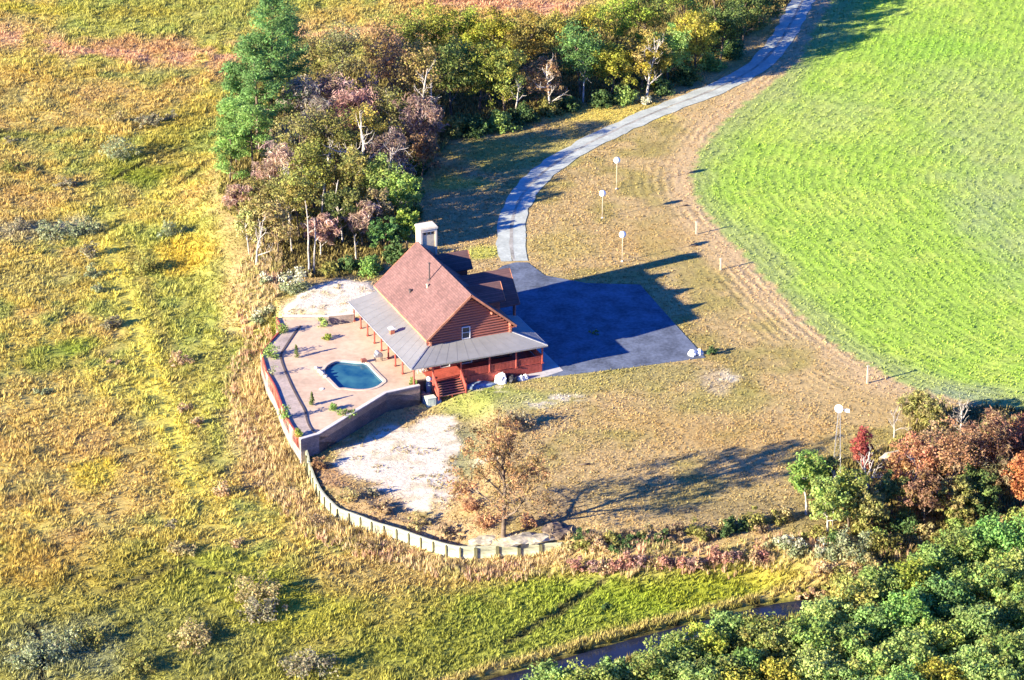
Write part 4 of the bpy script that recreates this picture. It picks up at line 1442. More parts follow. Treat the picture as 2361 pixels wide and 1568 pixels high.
def cards(cen, rad, per, size, col, r, jit=.22, flat=.75, up=.35, aspect=.65):
    """leaf sprays: small quads spread through clumps of given centre and radius"""
    cen = np.asarray(cen, float); rad = np.asarray(rad, float).reshape(-1, 1)
    n = len(cen)
    idx = np.repeat(np.arange(n), per)
    d = r.normal(size=(len(idx), 3)); d /= np.linalg.norm(d, axis=1)[:, None]
    rr = r.random((len(idx), 1)) ** .45
    off = d * rr; off[:, 2] *= flat
    p = cen[idx] + off * rad[idx]
    nm = off * .9 + r.normal(size=d.shape) * .55 + np.array([0, 0, up])
    nm /= np.linalg.norm(nm, axis=1)[:, None]
    t = np.cross(nm, r.normal(size=d.shape)); t /= np.linalg.norm(t, axis=1)[:, None]
    b = np.cross(nm, t)
    s = size * (.6 + .8 * r.random((len(idx), 1))) / 2
    v = np.stack([p - t * s - b * s * aspect * .4, p + b * s * -aspect, p + t * s + b * s * .15, p + b * s * aspect + nm * s * .25], 1)
    c = np.asarray(col)[idx] * (1 + r.normal(0, jit, (len(idx), 1))) * (1 + r.normal(0, .06, (len(idx), 3)))
    return v, np.clip(c, .01, .9)


def cards_mesh(name, v, c, m):
    k = len(v)
    return fast_mesh(name, v.reshape(-1, 3), np.arange(k * 4).reshape(k, 4), (m,), np.repeat(c, 4, 0))


def limb(r, a, d, L, r0, r1, n=4, wob=.12, lift=.15):
    pts = [np.array(a, float)]
    d = np.array(d, float); d /= np.linalg.norm(d)
    for i in range(n):
        d = d + r.normal(0, wob, 3) + np.array([0, 0, lift / n]); d /= np.linalg.norm(d)
        pts.append(pts[-1] + d * L / n)
    return pts, list(np.linspace(r0, r1, n + 1)), d


def broadleaf(r, h, w, fork=.35, nl=6, wood_r=None, depth=2, lean=0, twig=1.0):
    """trunk and limbs of a broad-leaved tree; returns tube list and the places of its leaf clumps"""
    tubes, tips = [], []
    tr = wood_r or .016 * h + .04
    base = np.array([0, 0, -.3])
    pts, rad, d = limb(r, base, (r.normal(0, .05) + lean, r.normal(0, .05), 1), h * .8, tr, tr * .25, 6, .07, .05)
    tubes.append((pts, rad))
    pts = np.array(pts)
    for i in range(nl):
        f = fork + (1 - fork) * (i + r.random() * .7) / nl * .9
        k = f * 6
        j = min(int(k), 5)
        a = pts[j] + (pts[j + 1] - pts[j]) * (k - j)
        az = i * 2.4 + r.normal(0, .35)
        el = .35 + .7 * f + r.normal(0, .12)
        L = (w * .5) * (1.12 - .45 * f) * (.8 + .4 * r.random())
        dd = (math.cos(az) * math.cos(el), math.sin(az) * math.cos(el), math.sin(el))
        p1, r1, d1 = limb(r, a, dd, L, tr * (.6 - .3 * f), tr * .14, 4, .16, .25)
        tubes.append((p1, r1))
        tips.append((p1[-1], .9)); tips.append((p1[-2], .8))
        if depth > 1:
            for k2 in range(3):
                jj = 1 + k2
                dd2 = np.array(d1) + r.normal(0, .75, 3) + np.array([0, 0, .15])
                p2, r2, d2 = limb(r, p1[jj], dd2, L * .5 * twig * (.7 + .5 * r.random()), tr * .2, tr * .06, 3, .2, .2)
                tubes.append((p2, r2))
                tips.append((p2[-1], .8))
                if depth > 2:
                    for k3 in range(3):
                        p3, r3, _ = limb(r, p2[1 + k3 % 3], np.array(d2) + r.normal(0, .8, 3), L * .28 * (.6 + .6 * r.random()), tr * .09, tr * .03, 2, .2, .15)
                        tubes.append((p3, r3)); tips.append((p3[-1], .5))
    tips.append((pts[-1], .9))
    return tubes, tips


def wood(tubes, m, name, parent, n=5):
    mb = MB()
    for p, rr in tubes:
        mb.tube(p, [max(x, .012) for x in rr], n, False)
    return mb.build(name, m, parent, True)


def tree(px, py, ptop, pw, kind, label, seed, dens=1.0, name='tree', group=None, fill=.5, bark='bark', mix=None, cat='tree', size=.36, nl=7, fork=.33, clump=.105, lean=0, pos=None, twiggy=False):
    r = np.random.default_rng(seed)
    p = G1(px, py) if pos is None else np.array(pos, float)
    ppm = FPX / np.linalg.norm(p - CAM)
    h = max(1.2, (py - ptop) / (ppm * .91))
    w = pw / ppm * 1.15
    dens *= 1.35; fill *= 1.35; size *= .76
    o = thing(name, label, cat, tuple(p), 0, group)
    tubes, tips = broadleaf(r, h * .98, w, fork, nl, depth=2, lean=lean)
    wood(tubes, M[bark], 'trunk', o)
    cen = np.array([t[0] for t in tips]); rad = np.array([t[1] for t in tips]) * h * clump
    # extra clumps through the crown's volume, with gaps
    nf = int(len(tips) * fill * 1.6)
    if nf:
        d = r.normal(size=(nf, 3)); d /= np.linalg.norm(d, axis=1)[:, None]
        q = d * (r.random((nf, 1)) ** .4) * np.array([w * .48, w * .48, h * (1 - fork) * .46]) + np.array([lean * h * .4, 0, h * (fork + (1 - fork) * .52)])
        cen = np.vstack([cen, q]); rad = np.r_[rad, h * clump * (.6 + .5 * r.random(nf))]
    cen[:, 2] = np.minimum(cen[:, 2], h - rad * .5)
    tone = np.random.default_rng(seed + 5000).normal(1, .13) * np.array([np.random.default_rng(seed + 6000).normal(1.02, .12), 1, 1])
    base = np.array(COLS[kind]) * tone; alt = np.array(COLS[mix or kind]) * tone
    k = r.random((len(cen), 1)) ** 1.4
    cc = (base * (1 - k * .7) + alt * k * .7) * (1 + r.normal(0, .16, (len(cen), 1)))
    if twiggy:                                           # a haze of bare twigs with a few leaves left
        v, c = cards(cen, np.clip(rad, .3, 2.0) * 1.15, max(8, int(40 * dens)), .75, cc, r, aspect=.075)
    else:
        v, c = cards(cen, np.clip(rad, .3, 2.0), max(8, int(46 * dens)), size, cc, r)
    me = cards_mesh('crown', v, c, M['leaf'])
    link('crown', me, o)
    return o


def bare(px, py, ptop, pw, label, seed, bark='pale_bark', nl=7, name='bare_tree', group=None, fork=.25, wood_r=None, depth=3, lean=0, leaves=None, cat='tree', h=None):
    r = np.random.default_rng(seed)
    p = G1(px, py)
    ppm = FPX / np.linalg.norm(p - CAM)
    h = h or (py - ptop) / (ppm * .91); w = pw / ppm
    o = thing(name, label, cat, tuple(p), 0, group)
    tubes, tips = broadleaf(r, h, w, fork, nl, wood_r, depth, lean)
    wood(tubes[:1], M[bark], 'trunk', o)
    wood(tubes[1:], M[bark], 'branches', o, 4)
    if leaves:
        cen = np.array([t[0] for t in tips]); rad = np.array([t[1] for t in tips]) * h * .07
        cc = np.array(COLS[leaves]) * (1 + r.normal(0, .15, (len(cen), 1)))
        v, c = cards(cen, np.clip(rad, .2, .8), 10, .26, cc, r)
        link('crown', cards_mesh('crown', v, c, M['leaf']), o)
    return o


def pine(px, py, ptop, pw, label, seed, kind='pine', low=.3, group='tall pines at the marsh edge', dens=1.0):
    r = np.random.default_rng(seed)
    p = G1(px, py)
    ppm = FPX / np.linalg.norm(p - CAM)
    h = (py - ptop) / (ppm * .91); w = pw / ppm
    o = thing('pine_tree', label, 'tree', tuple(p), 0, group)
    pts, rad, d = limb(r, (0, 0, -.3), (r.normal(0, .03), r.normal(0, .03), 1), h * .97, .018 * h, .04, 9, .025, .05)
    tubes = [(pts, rad)]
    P = np.array(pts)
    cen, rd, cc = [], [], []
    base = np.array(COLS[kind])
    nb = int(h * 2.3)
    for i in range(nb):
        f = low + (1 - low) * ((i + r.random()) / nb) ** .9
        k = f * 9; j = min(int(k), 8)
        a = P[j] + (P[j + 1] - P[j]) * (k - j)
        az = i * 2.4 + r.normal(0, .5)
        g = (f - low) / (1 - low)
        L = w * .5 * (.42 + .85 * r.random()) * (1 - .6 * g ** 3)
        el = -.05 + .5 * g + r.normal(0, .12)
        p1, r1, d1 = limb(r, a, (math.cos(az) * math.cos(el), math.sin(az) * math.cos(el), math.sin(el)), L, .05 + .004 * h * (1 - g), .015, 4, .12, .35)
        tubes.append((p1, r1))
        tone = 1 + r.normal(0, .16)
        for q in (2, 3, 4):
            for _ in range(2 if q > 2 else 1):
                cen.append(p1[q] + r.normal(0, .32, 3) * np.array([1, 1, .5])); rd.append(.42 + .045 * w * (1.1 - .2 * g) + .35 * r.random()); cc.append(base * tone * (.9 + .25 * r.random()))
    cen.append(P[-1]); rd.append(.8); cc.append(base)
    wood(tubes[:1], M['bark'], 'trunk', o)
    wood(tubes[1:], M['bark'], 'branches', o, 4)
    v, c = cards(cen, rd, int(46 * dens), .36, np.array(cc), r, .2, .6, .5, .32)
    link('crown', cards_mesh('crown', v, c, M['leaf']), o)
    return o


def shrub(px, py, pw, ph, kind, label, seed, name='shrub', group=None, tops=None, dens=1.0, z=None, size=.26, cat='shrub', stems=4, rough=.5):
    r = np.random.default_rng(seed)
    p = G1(px, py) if z is None else A(px, py, z)
    ppm = FPX / np.linalg.norm(p - CAM)
    w, h = pw / ppm, ph / (ppm * .91)
    o = thing(name, label, cat, tuple(p), 0, group)
    n = max(7, int(16 * min(3, w * h / 4)))
    d = r.normal(size=(n, 3)); d /= np.linalg.norm(d, axis=1)[:, None]
    d[:, 2] = np.abs(d[:, 2])
    q = d * (r.random((n, 1)) ** .4) * np.array([w * .42, w * .42, h * .78]) * (1 + rough * r.normal(0, .35, (n, 1)))
    q[:, 2] = np.clip(q[:, 2], h * .1, None)
    tubes = []
    for k in range(stems):
        e = q[k % n]
        tubes.append(([np.array([0, 0, -.2]), e * np.array([.4, .4, .55]), e], [.05, .035, .015]))
    wood(tubes, M['bark'], 'stems', o, 4)
    rad = np.clip(h * .26, .16, .7) * (.7 + .6 * r.random(n))
    base = np.array(COLS[kind])
    cc = base * (1 + r.normal(0, .14, (n, 1)))
    v, c = cards(q, rad, max(8, int(34 * dens)), size, cc, r)
    if tops:
        k = (v.mean(1)[:, 2] > h * .45) & (r.random(len(v)) < .65)
        c[k] = np.array(COLS[tops]) * (1 + r.normal(0, .12, (k.sum(), 1)))
    link('crown', cards_mesh('crown', v, c, M['leaf']), o)
    return o


def nth(i):
    return ['first', 'second', 'third', 'fourth', 'fifth', 'sixth', 'seventh', 'eighth', 'ninth', 'tenth', 'eleventh', 'twelfth', 'thirteenth', 'fourteenth', 'fifteenth', 'sixteenth', 'seventeenth', 'eighteenth', 'nineteenth', 'twentieth',
            'twenty-first', 'twenty-second', 'twenty-third', 'twenty-fourth', 'twenty-fifth', 'twenty-sixth', 'twenty-seventh', 'twenty-eighth', 'twenty-ninth', 'thirtieth', 'thirty-first', 'thirty-second', 'thirty-third', 'thirty-fourth', 'thirty-fifth',
            'thirty-sixth', 'thirty-seventh', 'thirty-eighth', 'thirty-ninth', 'fortieth', 'forty-first', 'forty-second', 'forty-third', 'forty-fourth', 'forty-fifth', 'forty-sixth'][i]


# the pines
pine(628, 330, -4, 150, 'tallest blue-green pine at the marsh edge, rising to the top of the photo', 101, 'pine', .22, dens=1.1)
pine(592, 345, 95, 110, 'second tall blue-green pine, left of and just behind the tallest one', 102, 'pine', .25)
pine(668, 300, 50, 100, 'dark blue-green pine right beside the tallest pine, touching the woods', 106, 'pine', .3)
pine(560, 330, 150, 90, 'slim pine standing furthest out on the marsh, left of the tall pair', 103, 'pine', .3)
pine(583, 412, 255, 110, 'lower leaning pine with a bare dark lower trunk below the tall pines', 104, 'pine2', .42)
pine(530, 418, 292, 84, 'small light green pine at the foot of the pines, nearest the marsh', 105, 'pine2', .15)
pine(545, 380, 235, 80, 'small pine below the slim marsh pine', 107, 'pine2', .2)

# woodland behind the lawn: back row, front row, and the wood between pines and house
WB_ = [(720, 240, 70, 96, 'olive', 'brown', .7), (792, 232, 45, 100, 'brown', 'olive', .55), (868, 225, 45, 90, 'rust', 'olive', .6), (935, 205, 20, 100, 'olive', 'yellow', .8), (1000, 190, 5, 104, 'yellow', 'olive', .9),
       (1068, 190, 14, 96, 'lime', 'yellow', 1), (1140, 190, 26, 100, 'yellow', 'lime', 1), (1212, 190, 30, 96, 'olive', 'gold', .9), (1290, 185, 30, 96, 'olive', 'yellow', .8), (1362, 165, 14, 100, 'yellow', 'olive', .9),
       (1432, 145, -16, 110, 'lime', 'yellow', .9), (1504, 125, -34, 110, 'olive', 'yellow', .9), (1576, 95, -60, 116, 'green', 'yellow', .95), (1650, 60, -90, 110, 'olive', 'green', .9), (1718, 24, -120, 104, 'green', 'dark', .9)]
WORDS = {'mauve': 'grey-mauve twiggy', 'olive': 'olive-green', 'brown': 'thin brown', 'rust': 'rusty', 'yellow': 'yellow-leaved', 'lime': 'yellow-green', 'green': 'green', 'dark': 'dark green', 'gold': 'golden', 'grey': 'grey twiggy', 'pink': 'pinkish brown', 'khaki': 'khaki', 'orange': 'orange', 'red': 'red-leaved'}
for i, (x, y, t, w, k, mx, dn) in enumerate(WB_):
    tree(x, y, t, w, k, f'{WORDS[k]} tree in the back row of the woodland, {nth(i)} from the tall pines', 200 + i, dn, 'woodland_tree', 'woodland trees behind the lawn', mix=mx)
WF_ = [(905, 262, 85, 86, 'brown', 'rust', .5), (968, 282, 95, 88, 'olive', 'brown', .7), (1040, 268, 92, 100, 'green', 'olive', .9), (1105, 258, 98, 96, 'lime', 'green', 1), (1165, 262, 112, 84, 'green', 'yellow', .9), (1250, 250, 138, 96, 'brown', 'khaki', .6),
       (1338, 226, 54, 92, 'dark', 'green', .9), (1408, 222, 100, 88, 'yellow', 'olive', .9), (1480, 212, 90, 120, 'yellow', 'khaki', 1), (1540, 190, 60, 96, 'green', 'olive', .9), (1604, 168, 24, 100, 'yellow', 'olive', .9), (1660, 138, 10, 106, 'dark', 'green', 1),
       (1712, 100, -30, 96, 'dark', 'green', 1), (1748, 60, -70, 84, 'dark', 'green', 1)]
for i, (x, y, t, w, k, mx, dn) in enumerate(WF_):
    tree(x, y, t, w, k, f'{WORDS[k]} tree in the front row of the woodland, {nth(i)} from the left', 240 + i, dn, 'woodland_tree', 'woodland trees behind the lawn', mix=mx, fork=.24, fill=.75)
WM_ = [(700, 330, 175, 96, 'mauve', 'grey', .6), (765, 320, 165, 90, 'mauve', 'brown', .6), (696, 430, 250, 110, 'olive', 'khaki', .8), (770, 430, 245, 120, 'olive', 'green', .9), (640, 470, 330, 100, 'mauve', 'khaki', .6),
       (862, 400, 250, 110, 'olive', 'yellow', .7), (955, 375, 220, 110, 'mauve', 'rust', .6), (905, 450, 300, 96, 'mauve', 'brown', .6), (970, 420, 310, 80, 'rust', 'brown', .5), (880, 500, 360, 100, 'green', 'olive', .9), (925, 520, 400, 90, 'green', 'lime', 1),
       (600, 525, 415, 110, 'olive', 'khaki', .7), (690, 545, 395, 100, 'olive', 'green', .8), (790, 560, 440, 100, 'dark', 'olive', .9), (835, 570, 470, 80, 'mauve', 'brown', .6), (640, 590, 470, 96, 'khaki', 'olive', .6), (575, 585, 480, 84, 'khaki', 'green', .6),
       (735, 372, 215, 90, 'mauve', 'brown', .6), (820, 345, 190, 90, 'mauve', 'pink', .7), (900, 340, 190, 90, 'olive', 'brown', .7), (655, 400, 290, 90, 'mauve', 'grey', .6), (725, 480, 320, 100, 'olive', 'yellow', .8), (820, 490, 340, 100, 'olive', 'dark', .9), (560, 520, 430, 80, 'mauve', 'khaki', .6), (655, 530, 400, 90, 'olive', 'khaki', .7), (870, 550, 440, 90, 'brown', 'olive', .7), (610, 570, 455, 90, 'olive', 'khaki', .6), (938, 575, 490, 64, 'lime', 'green', 1), (740, 590, 500, 80, 'mauve', 'brown', .6), (890, 585, 505, 70, 'dark', 'green', .9)]
for i, (x, y, t, w, k, mx, dn) in enumerate(WM_):
    tree(x, y, t, w, k, f'{WORDS[k]} tree in the wood between pines and house, {nth(i)} counting from the top', 280 + i, dn, 'woodland_tree', 'trees in the wood behind the house', mix=mx, fork=.13 if x < 850 and y < 520 else .34, fill=.6 if x < 850 and y < 520 else .35, bark='pale_bark' if i % 3 == 1 else 'bark', twiggy=k == 'mauve')
bare(832, 300, 168, 96, 'pinkish bare twiggy tree in the middle of the wood', 330, 'bark', 12, leaves='pink')
bare(690, 340, 200, 70, 'grey leafless tree just right of the pines', 331, 'bark', 10)
bare(838, 455, 270, 200, 'bleached dead tree with wide forking limbs in the middle of the wood', 332, 'pale_bark', 7, wood_r=.42, depth=3, fork=.15)
for i, (x, y, t, lab) in enumerate([(712, 632, 420, 'leftmost tall bare pale trunk at the wood edge behind the terrace'), (724, 628, 470, 'pale bare trunk with a crooked top, right beside the leftmost one'), (760, 562, 385, 'tall slender bare trunk in the wood above the sandy patch'),
                                    (742, 545, 395, 'second slender bare trunk just left of the tallest one'), (822, 602, 512, 'short crooked bare trunk in front of the wood, nearest the roof'), (672, 585, 500, 'pale bare trunk deep in the khaki thicket')]):
    bare(x, y, t, 34, lab, 340 + i, 'pale_bark', 4, 'dead_tree', 'bare trunks at the wood edge', .55, .15, 1)
for i, (x, y, t, lab) in enumerate([(1344, 235, 120, 'pale crooked trunk in the dark gap of the front row, near the middle'), (1000, 290, 150, 'pale straight trunk at the left end of the dark gap'), (1185, 275, 170, 'pale trunk in the dark gap below the yellow-green tree'), (1690, 60, -20, 'pale twisted trunk close to the road at the top')]):
    bare(x, y, t, 60, lab, 360 + i, 'pale_bark', 5, 'dead_tree', 'pale trunks in the front row', .5, .17, 2)
for i, (x, y, t, w, bk, lab) in enumerate([(668, 520, 360, 90, 'pale_bark', 'grey bare tree standing in the khaki trees of the wood, lowest on the left'), (895, 470, 300, 100, 'pale_bark', 'pale bare tree at the right side of the wood above the chimney'), (745, 470, 300, 80, 'pale_bark', 'pale bare tree left of the bleached dead tree'),
                                        (700, 330, 170, 70, 'pale_bark', 'grey bare tree between the pines and the pinkish bare tree'), (965, 300, 120, 80, 'pale_bark', 'grey bare tree at the left end of the front row'), (1268, 262, 120, 80, 'pale_bark', 'grey bare tree in the front row left of its dark gap'),
                                        (1490, 225, 60, 90, 'pale_bark', 'grey bare tree in the front row above the white-flowering bush'), (590, 610, 480, 80, 'pale_bark', 'pale bare tree leaning out of the khaki thicket near the reeds'), (930, 430, 290, 80, 'pale_bark', 'grey twiggy tree at the right edge of the wood beside the lawn')]):
    bare(x, y, t, w, lab, 370 + i, bk, 9, 'bare_tree', 'bare trees in the wood', .2, None, 3)
# understorey along the lawn edge
US_ = [(1045, 312, 70, 60, 'olive'), (1095, 310, 76, 66, 'dark'), (1150, 298, 80, 60, 'green'), (1205, 284, 70, 56, 'dark'), (1262, 262, 70, 44, 'olive'), (1310, 252, 60, 34, 'dark'), (1385, 242, 70, 36, 'dark'), (1440, 236, 60, 40, 'green'), (1520, 212, 70, 50, 'dark'),
       (1580, 190, 70, 56, 'dark'), (1640, 160, 70, 50, 'green'), (1690, 130, 60, 56, 'dark'), (985, 350, 60, 54, 'brown'), (960, 402, 60, 54, 'dark'), (945, 455, 60, 56, 'green'), (945, 505, 56, 56, 'dark'),
       (915, 600, 56, 56, 'dark'), (800, 622, 60, 40, 'dark'), (760, 630, 54, 36, 'olive'), (705, 640, 40, 30, 'khaki')]
for i, (x, y, w, h, k) in enumerate(US_):
    shrub(x, y, w, h, k, f'{WORDS[k]} bush at the foot of the woodland edge, {nth(i)} along it', 400 + i, 'bush', 'bushes along the woodland edge', dens=1.3, size=.32)
shrub(855, 632, 56, 54, 'bright', 'bright green rounded bush at the wood edge behind the roof', 430, 'bush', dens=1.5)
shrub(1487, 238, 30, 26, 'cream', 'white-flowering bush at the woodland edge beside the road', 431, 'bush')
shrub(1462, 232, 26, 24, 'silver', 'silvery bush left of the white-flowering one by the road', 432, 'bush')
for i, (x, y, w, h, lab) in enumerate([(678, 672, 76, 58, 'large silvery bush with white tops behind the terrace'), (612, 655, 34, 30, 'small white-topped bush left of the large silvery one'), (592, 745, 36, 34, 'white-topped bush against the far corner of the red parapet'), (620, 722, 34, 28, 'pale bush in the reeds behind the terrace corner')]):
    shrub(x, y, w, h, 'silver', lab, 440 + i, 'white_topped_bush', 'white-topped bushes by the terrace', 'cream', 1.3)

# right-hand trees
RT = [(1858, 1185, 1030, 84, 'bright', 'lime', .9, 'bright green tree with a pale trunk at the left end of the right-hand trees'), (1908, 1235, 1100, 96, 'green', 'bright', 1, 'leafy green tree in front of the windmill'), (1956, 1215, 1075, 80, 'olive', 'yellow', .7, 'olive tree right of the windmill'),
      (1900, 1165, 1050, 60, 'dark', 'olive', .7, 'dark green tree behind the windmill trunk'), (2098, 1150, 1005, 120, 'rust', 'red', .8, 'rust-red tree beside the pale rubble among the right-hand trees'), (2180, 1170, 965, 130, 'rust', 'brown', .8, 'broad rusty brown tree, largest of the right-hand trees'),
      (2262, 1150, 950, 120, 'brown', 'red', .8, 'red-brown tree at the field edge near the right border'), (2335, 1140, 945, 100, 'red', 'rust', .9, 'red tree in the far right corner of the right-hand trees'), (2225, 1140, 1000, 90, 'dark', 'olive', .9, 'dark green tree among the rusty ones'),
      (2352, 1200, 1040, 80, 'orange', 'rust', 1, 'orange tree cut by the right border'), (2130, 1215, 1090, 110, 'red', 'orange', .9, 'low red-orange tree in front of the rusty ones'), (2300, 1185, 1060, 90, 'brown', 'dark', .7, 'brown tree in front of the orange one'),
      (2055, 1190, 1090, 70, 'olive', 'dark', .7, 'olive tree left of the low red-orange tree'), (2110, 985, 905, 70, 'olive', 'khaki', .5, 'thin olive tree at the lawn corner below the field, left one'), (2150, 1010, 915, 70, 'olive', 'brown', .45, 'thin olive tree at the lawn corner below the field, right one')]
for i, (x, y, t, w, k, mx, dn, lab) in enumerate(RT):
    tree(x, y, t, w, k, lab, 500 + i, dn * .85, 'autumn_tree', 'right-hand trees below the field', mix=mx if i != 1 else 'olive', bark='pale_bark' if i in (0, 1, 4) else 'bark', twiggy=i in (6, 11, 13))
tree(1986, 1095, 985, 40, 'crimson', 'slim crimson sapling right of the windmill', 520, .8, 'sapling', None, mix='red', fork=.2, size=.28)
bare(1925, 1190, 1055, 46, 'bare pale tree trunk rising below the windmill', 521, 'pale_bark', 5, fork=.6, wood_r=.2, depth=2)
bare(2010, 1190, 1010, 110, 'bleached bare tree with forking limbs right of the windmill', 522, 'pale_bark', 6, fork=.35, wood_r=.22)
bare(2212, 1015, 910, 90, 'grey leafless tree at the field edge above the rusty trees', 523, 'pale_bark', 9)
bare(2060, 1010, 930, 60, 'small leafless tree at the lawn corner right of the windmill', 524, 'pale_bark', 6)
RS = [(1795, 1262, 70, 36, 'silver', 'cream', 'white-flowering bush at the left end of the bush row above the creek'), (1845, 1275, 66, 44, 'silver', 'cream', 'white-flowering bush in the middle of the bush row above the creek'), (1900, 1285, 60, 40, 'silver', 'cream', 'small white-flowering bush right of the middle one'),
      (1965, 1275, 110, 60, 'silver', None, 'broad silvery bush right of the white-flowering ones'), (2030, 1270, 80, 50, 'olive', None, 'olive bush at the right end of the bush row'), (2085, 1225, 80, 50, 'dark', None, 'dark bush under the red-orange tree'),
      (1740, 1210, 80, 36, 'olive', None, 'olive bush on the shady slope left of the bright green tree'), (1680, 1230, 80, 34, 'dark', None, 'dark bush on the shady slope, second from the bright green tree'), (1620, 1238, 80, 30, 'olive', None, 'low olive bush on the shady slope, third from the bright green tree'),
      (1545, 1245, 80, 26, 'brown', None, 'low brown bush on the shady slope, fourth from the bright green tree'), (1460, 1250, 90, 26, 'dark', None, 'low dark bush on the slope nearest the bulkhead end'), (1800, 1200, 60, 34, 'khaki', None, 'khaki bush beside the bright green tree')]
for i, (x, y, w, h, k, tp, lab) in enumerate(RS):
    shrub(x, y, w, h, k, lab, 540 + i, 'bush', 'bushes above the creek', tp, 1.2)
for i, (x, y, w, h, k) in enumerate([(1318, 1270, 50, 30, 'khaki'), (1348, 1268, 50, 30, 'olive'), (1385, 1266, 54, 30, 'tan'), (1420, 1268, 50, 28, 'dark'), (1905, 1322, 60, 34, 'tan'), (1940, 1338, 60, 36, 'olive'), (1975, 1330, 60, 36, 'tan'), (2010, 1312, 60, 36, 'khaki'), (1985, 1358, 60, 40, 'green'), (1850, 1368, 50, 22, 'tan'), (1885, 1374, 60, 28, 'tan'), (1920, 1364, 64, 36, 'olive')]):
    shrub(x, y, w, h, k, f'{["khaki", "olive", "straw-coloured", "dark", "straw-coloured", "olive", "straw-coloured", "khaki", "green", "straw-coloured", "straw-coloured", "olive"][i]} bush {"beside the bulkhead end" if i < 4 else "at the right end of the creek bank"}, {nth(i if i < 4 else i - 4)} from left', 660 + i, 'bush', 'bushes on the bank', dens=1.1, size=.26)
for i in range(13):
    x = 1335 + i * 38; y = 1252 - 3.2 * i + (i % 3) * 9 - 10
    k = ['dark', 'brown', 'olive', 'brown', 'khaki'][i % 5]
    shrub(x, y, 54, 30, k, f'low {WORDS[k]} twiggy bush on the shaded slope, {nth(i)} from the left', 680 + i, 'bush', 'twiggy bushes on the shaded slope', dens=.9, size=.24)
for i, (x, y, w, h) in enumerate([(1062, 1135, 56, 36), (1085, 1172, 70, 44), (1118, 1206, 66, 40), (1215, 1215, 60, 34)]):
    shrub(x, y, w, h, 'oak', f'loose orange-brown bush under the lone oak, {nth(i)} from the left', 695 + i, 'bush', 'orange-brown bushes under the oak', None, .8, size=.24)
# red and pink scrub below the plot
for i in range(16):
    x = 1330 + i * 29 + rng.normal(0, 6); y = 1314 - (x - 1330) * .055 + rng.normal(0, 7)
    shrub(x, y, 44, 30 + 8 * rng.random(), ['redpink', 'pink', 'tan', 'redpink'][i % 4], f'reddish scrub bush below the plot, {nth(i)} from the left of the red belt', 560 + i, 'scrub_bush', 'red scrub along the slope above the creek', size=.24)

RX = [(2000, 1230, 1120, 80, 'olive', 'khaki', .8, 'khaki-olive tree in front of the bleached bare tree'), (2160, 1120, 985, 110, 'brown', 'rust', .8, 'brown tree behind the broad rusty one'), (2305, 1100, 955, 110, 'rust', 'olive', .8, 'rusty tree behind the red-brown tree'), (2200, 1215, 1100, 100, 'olive', 'rust', .8, 'olive-rust tree low in front of the broad rusty one'),
      (2250, 1205, 1085, 90, 'dark', 'green', .9, 'dark tree above the light green creekside crowns'), (2060, 1140, 1050, 80, 'khaki', 'rust', .6, 'pale khaki tree beside the pale rubble'), (1960, 1160, 1080, 60, 'green', 'olive', .8, 'green tree at the foot of the crimson sapling'), (2350, 1090, 960, 90, 'red', 'orange', .8, 'bright red tree on the right border behind the others')]
for i, (x, y, t, w, k, mx, dn, lab) in enumerate(RX):
    tree(x, y, t, w, k, lab, 600 + i, dn, 'autumn_tree', 'right-hand trees below the field', mix=mx, fork=.18, fill=.7)
for i in range(14):
    x = 1880 + i * 36; y = 1245 - i * 3 + 14 * (i % 3)
    k = ['olive', 'dark', 'khaki', 'olive', 'green'][i % 5]
    shrub(x, y, 62, 36, k, f'{WORDS[k]} undergrowth bush beneath the right-hand trees, {nth(i)} from the left', 620 + i, 'bush', 'undergrowth beneath the right-hand trees', dens=1.2, size=.28)

# dense green trees at the lower right
tops = [(1275, 1530), (1345, 1528), (1415, 1520), (1490, 1505), (1545, 1462), (1610, 1440), (1670, 1405), (1740, 1412), (1800, 1440), (1860, 1425), (1905, 1368), (1960, 1325), (2025, 1300), (2090, 1290), (2150, 1240), (2215, 1212), (2290, 1190), (2352, 1165),
        (1580, 1525), (1650, 1505), (1725, 1500), (1790, 1520), (1870, 1500), (1945, 1440), (2010, 1400), (2080, 1370), (2160, 1330), (2240, 1300), (2320, 1270), (1700, 1545), (1930, 1545), (2010, 1500), (2090, 1455), (2170, 1430), (2250, 1395), (2340, 1370),
        (2070, 1535), (2150, 1520), (2230, 1490), (2310, 1460), (2300, 1545), (2380, 1320), (2390, 1440)]
pal = ['blue', 'green', 'bright', 'blue', 'pine2', 'lime']
for i, (x, t) in enumerate(tops):
    rr = np.random.default_rng(700 + i)
    hpx = 150 + 30 * rr.random()
    k = ['blue', 'green', 'blue', 'pine2', 'green', 'lime', 'blue', 'pine2'][i % 8]
    nmw = {'blue': 'blue-green', 'green': 'green', 'pine2': 'light green', 'lime': 'yellow-green'}[k]
    if t < 1250:
        k = ['pine2', 'bright', 'green'][i % 3]; nmw = {'pine2': 'light green', 'bright': 'bright green', 'green': 'green'}[k]
    place = 'at its upper edge' if i < 18 else ('in its middle' if i < 29 else 'in its lower right')
    tree(x, t + hpx, t, 108 + 26 * rr.random(), k, f'{nmw} tree of the dense creekside wood {place}, {nth(i if i < 18 else (i - 18 if i < 29 else i - 29))} from the left', 700 + i, .92, 'creekside_tree', 'dense trees beside the creek', .95, mix=['green', 'lime', 'blue', 'olive'][i % 4], nl=9, fork=.25, size=.38, clump=.12)
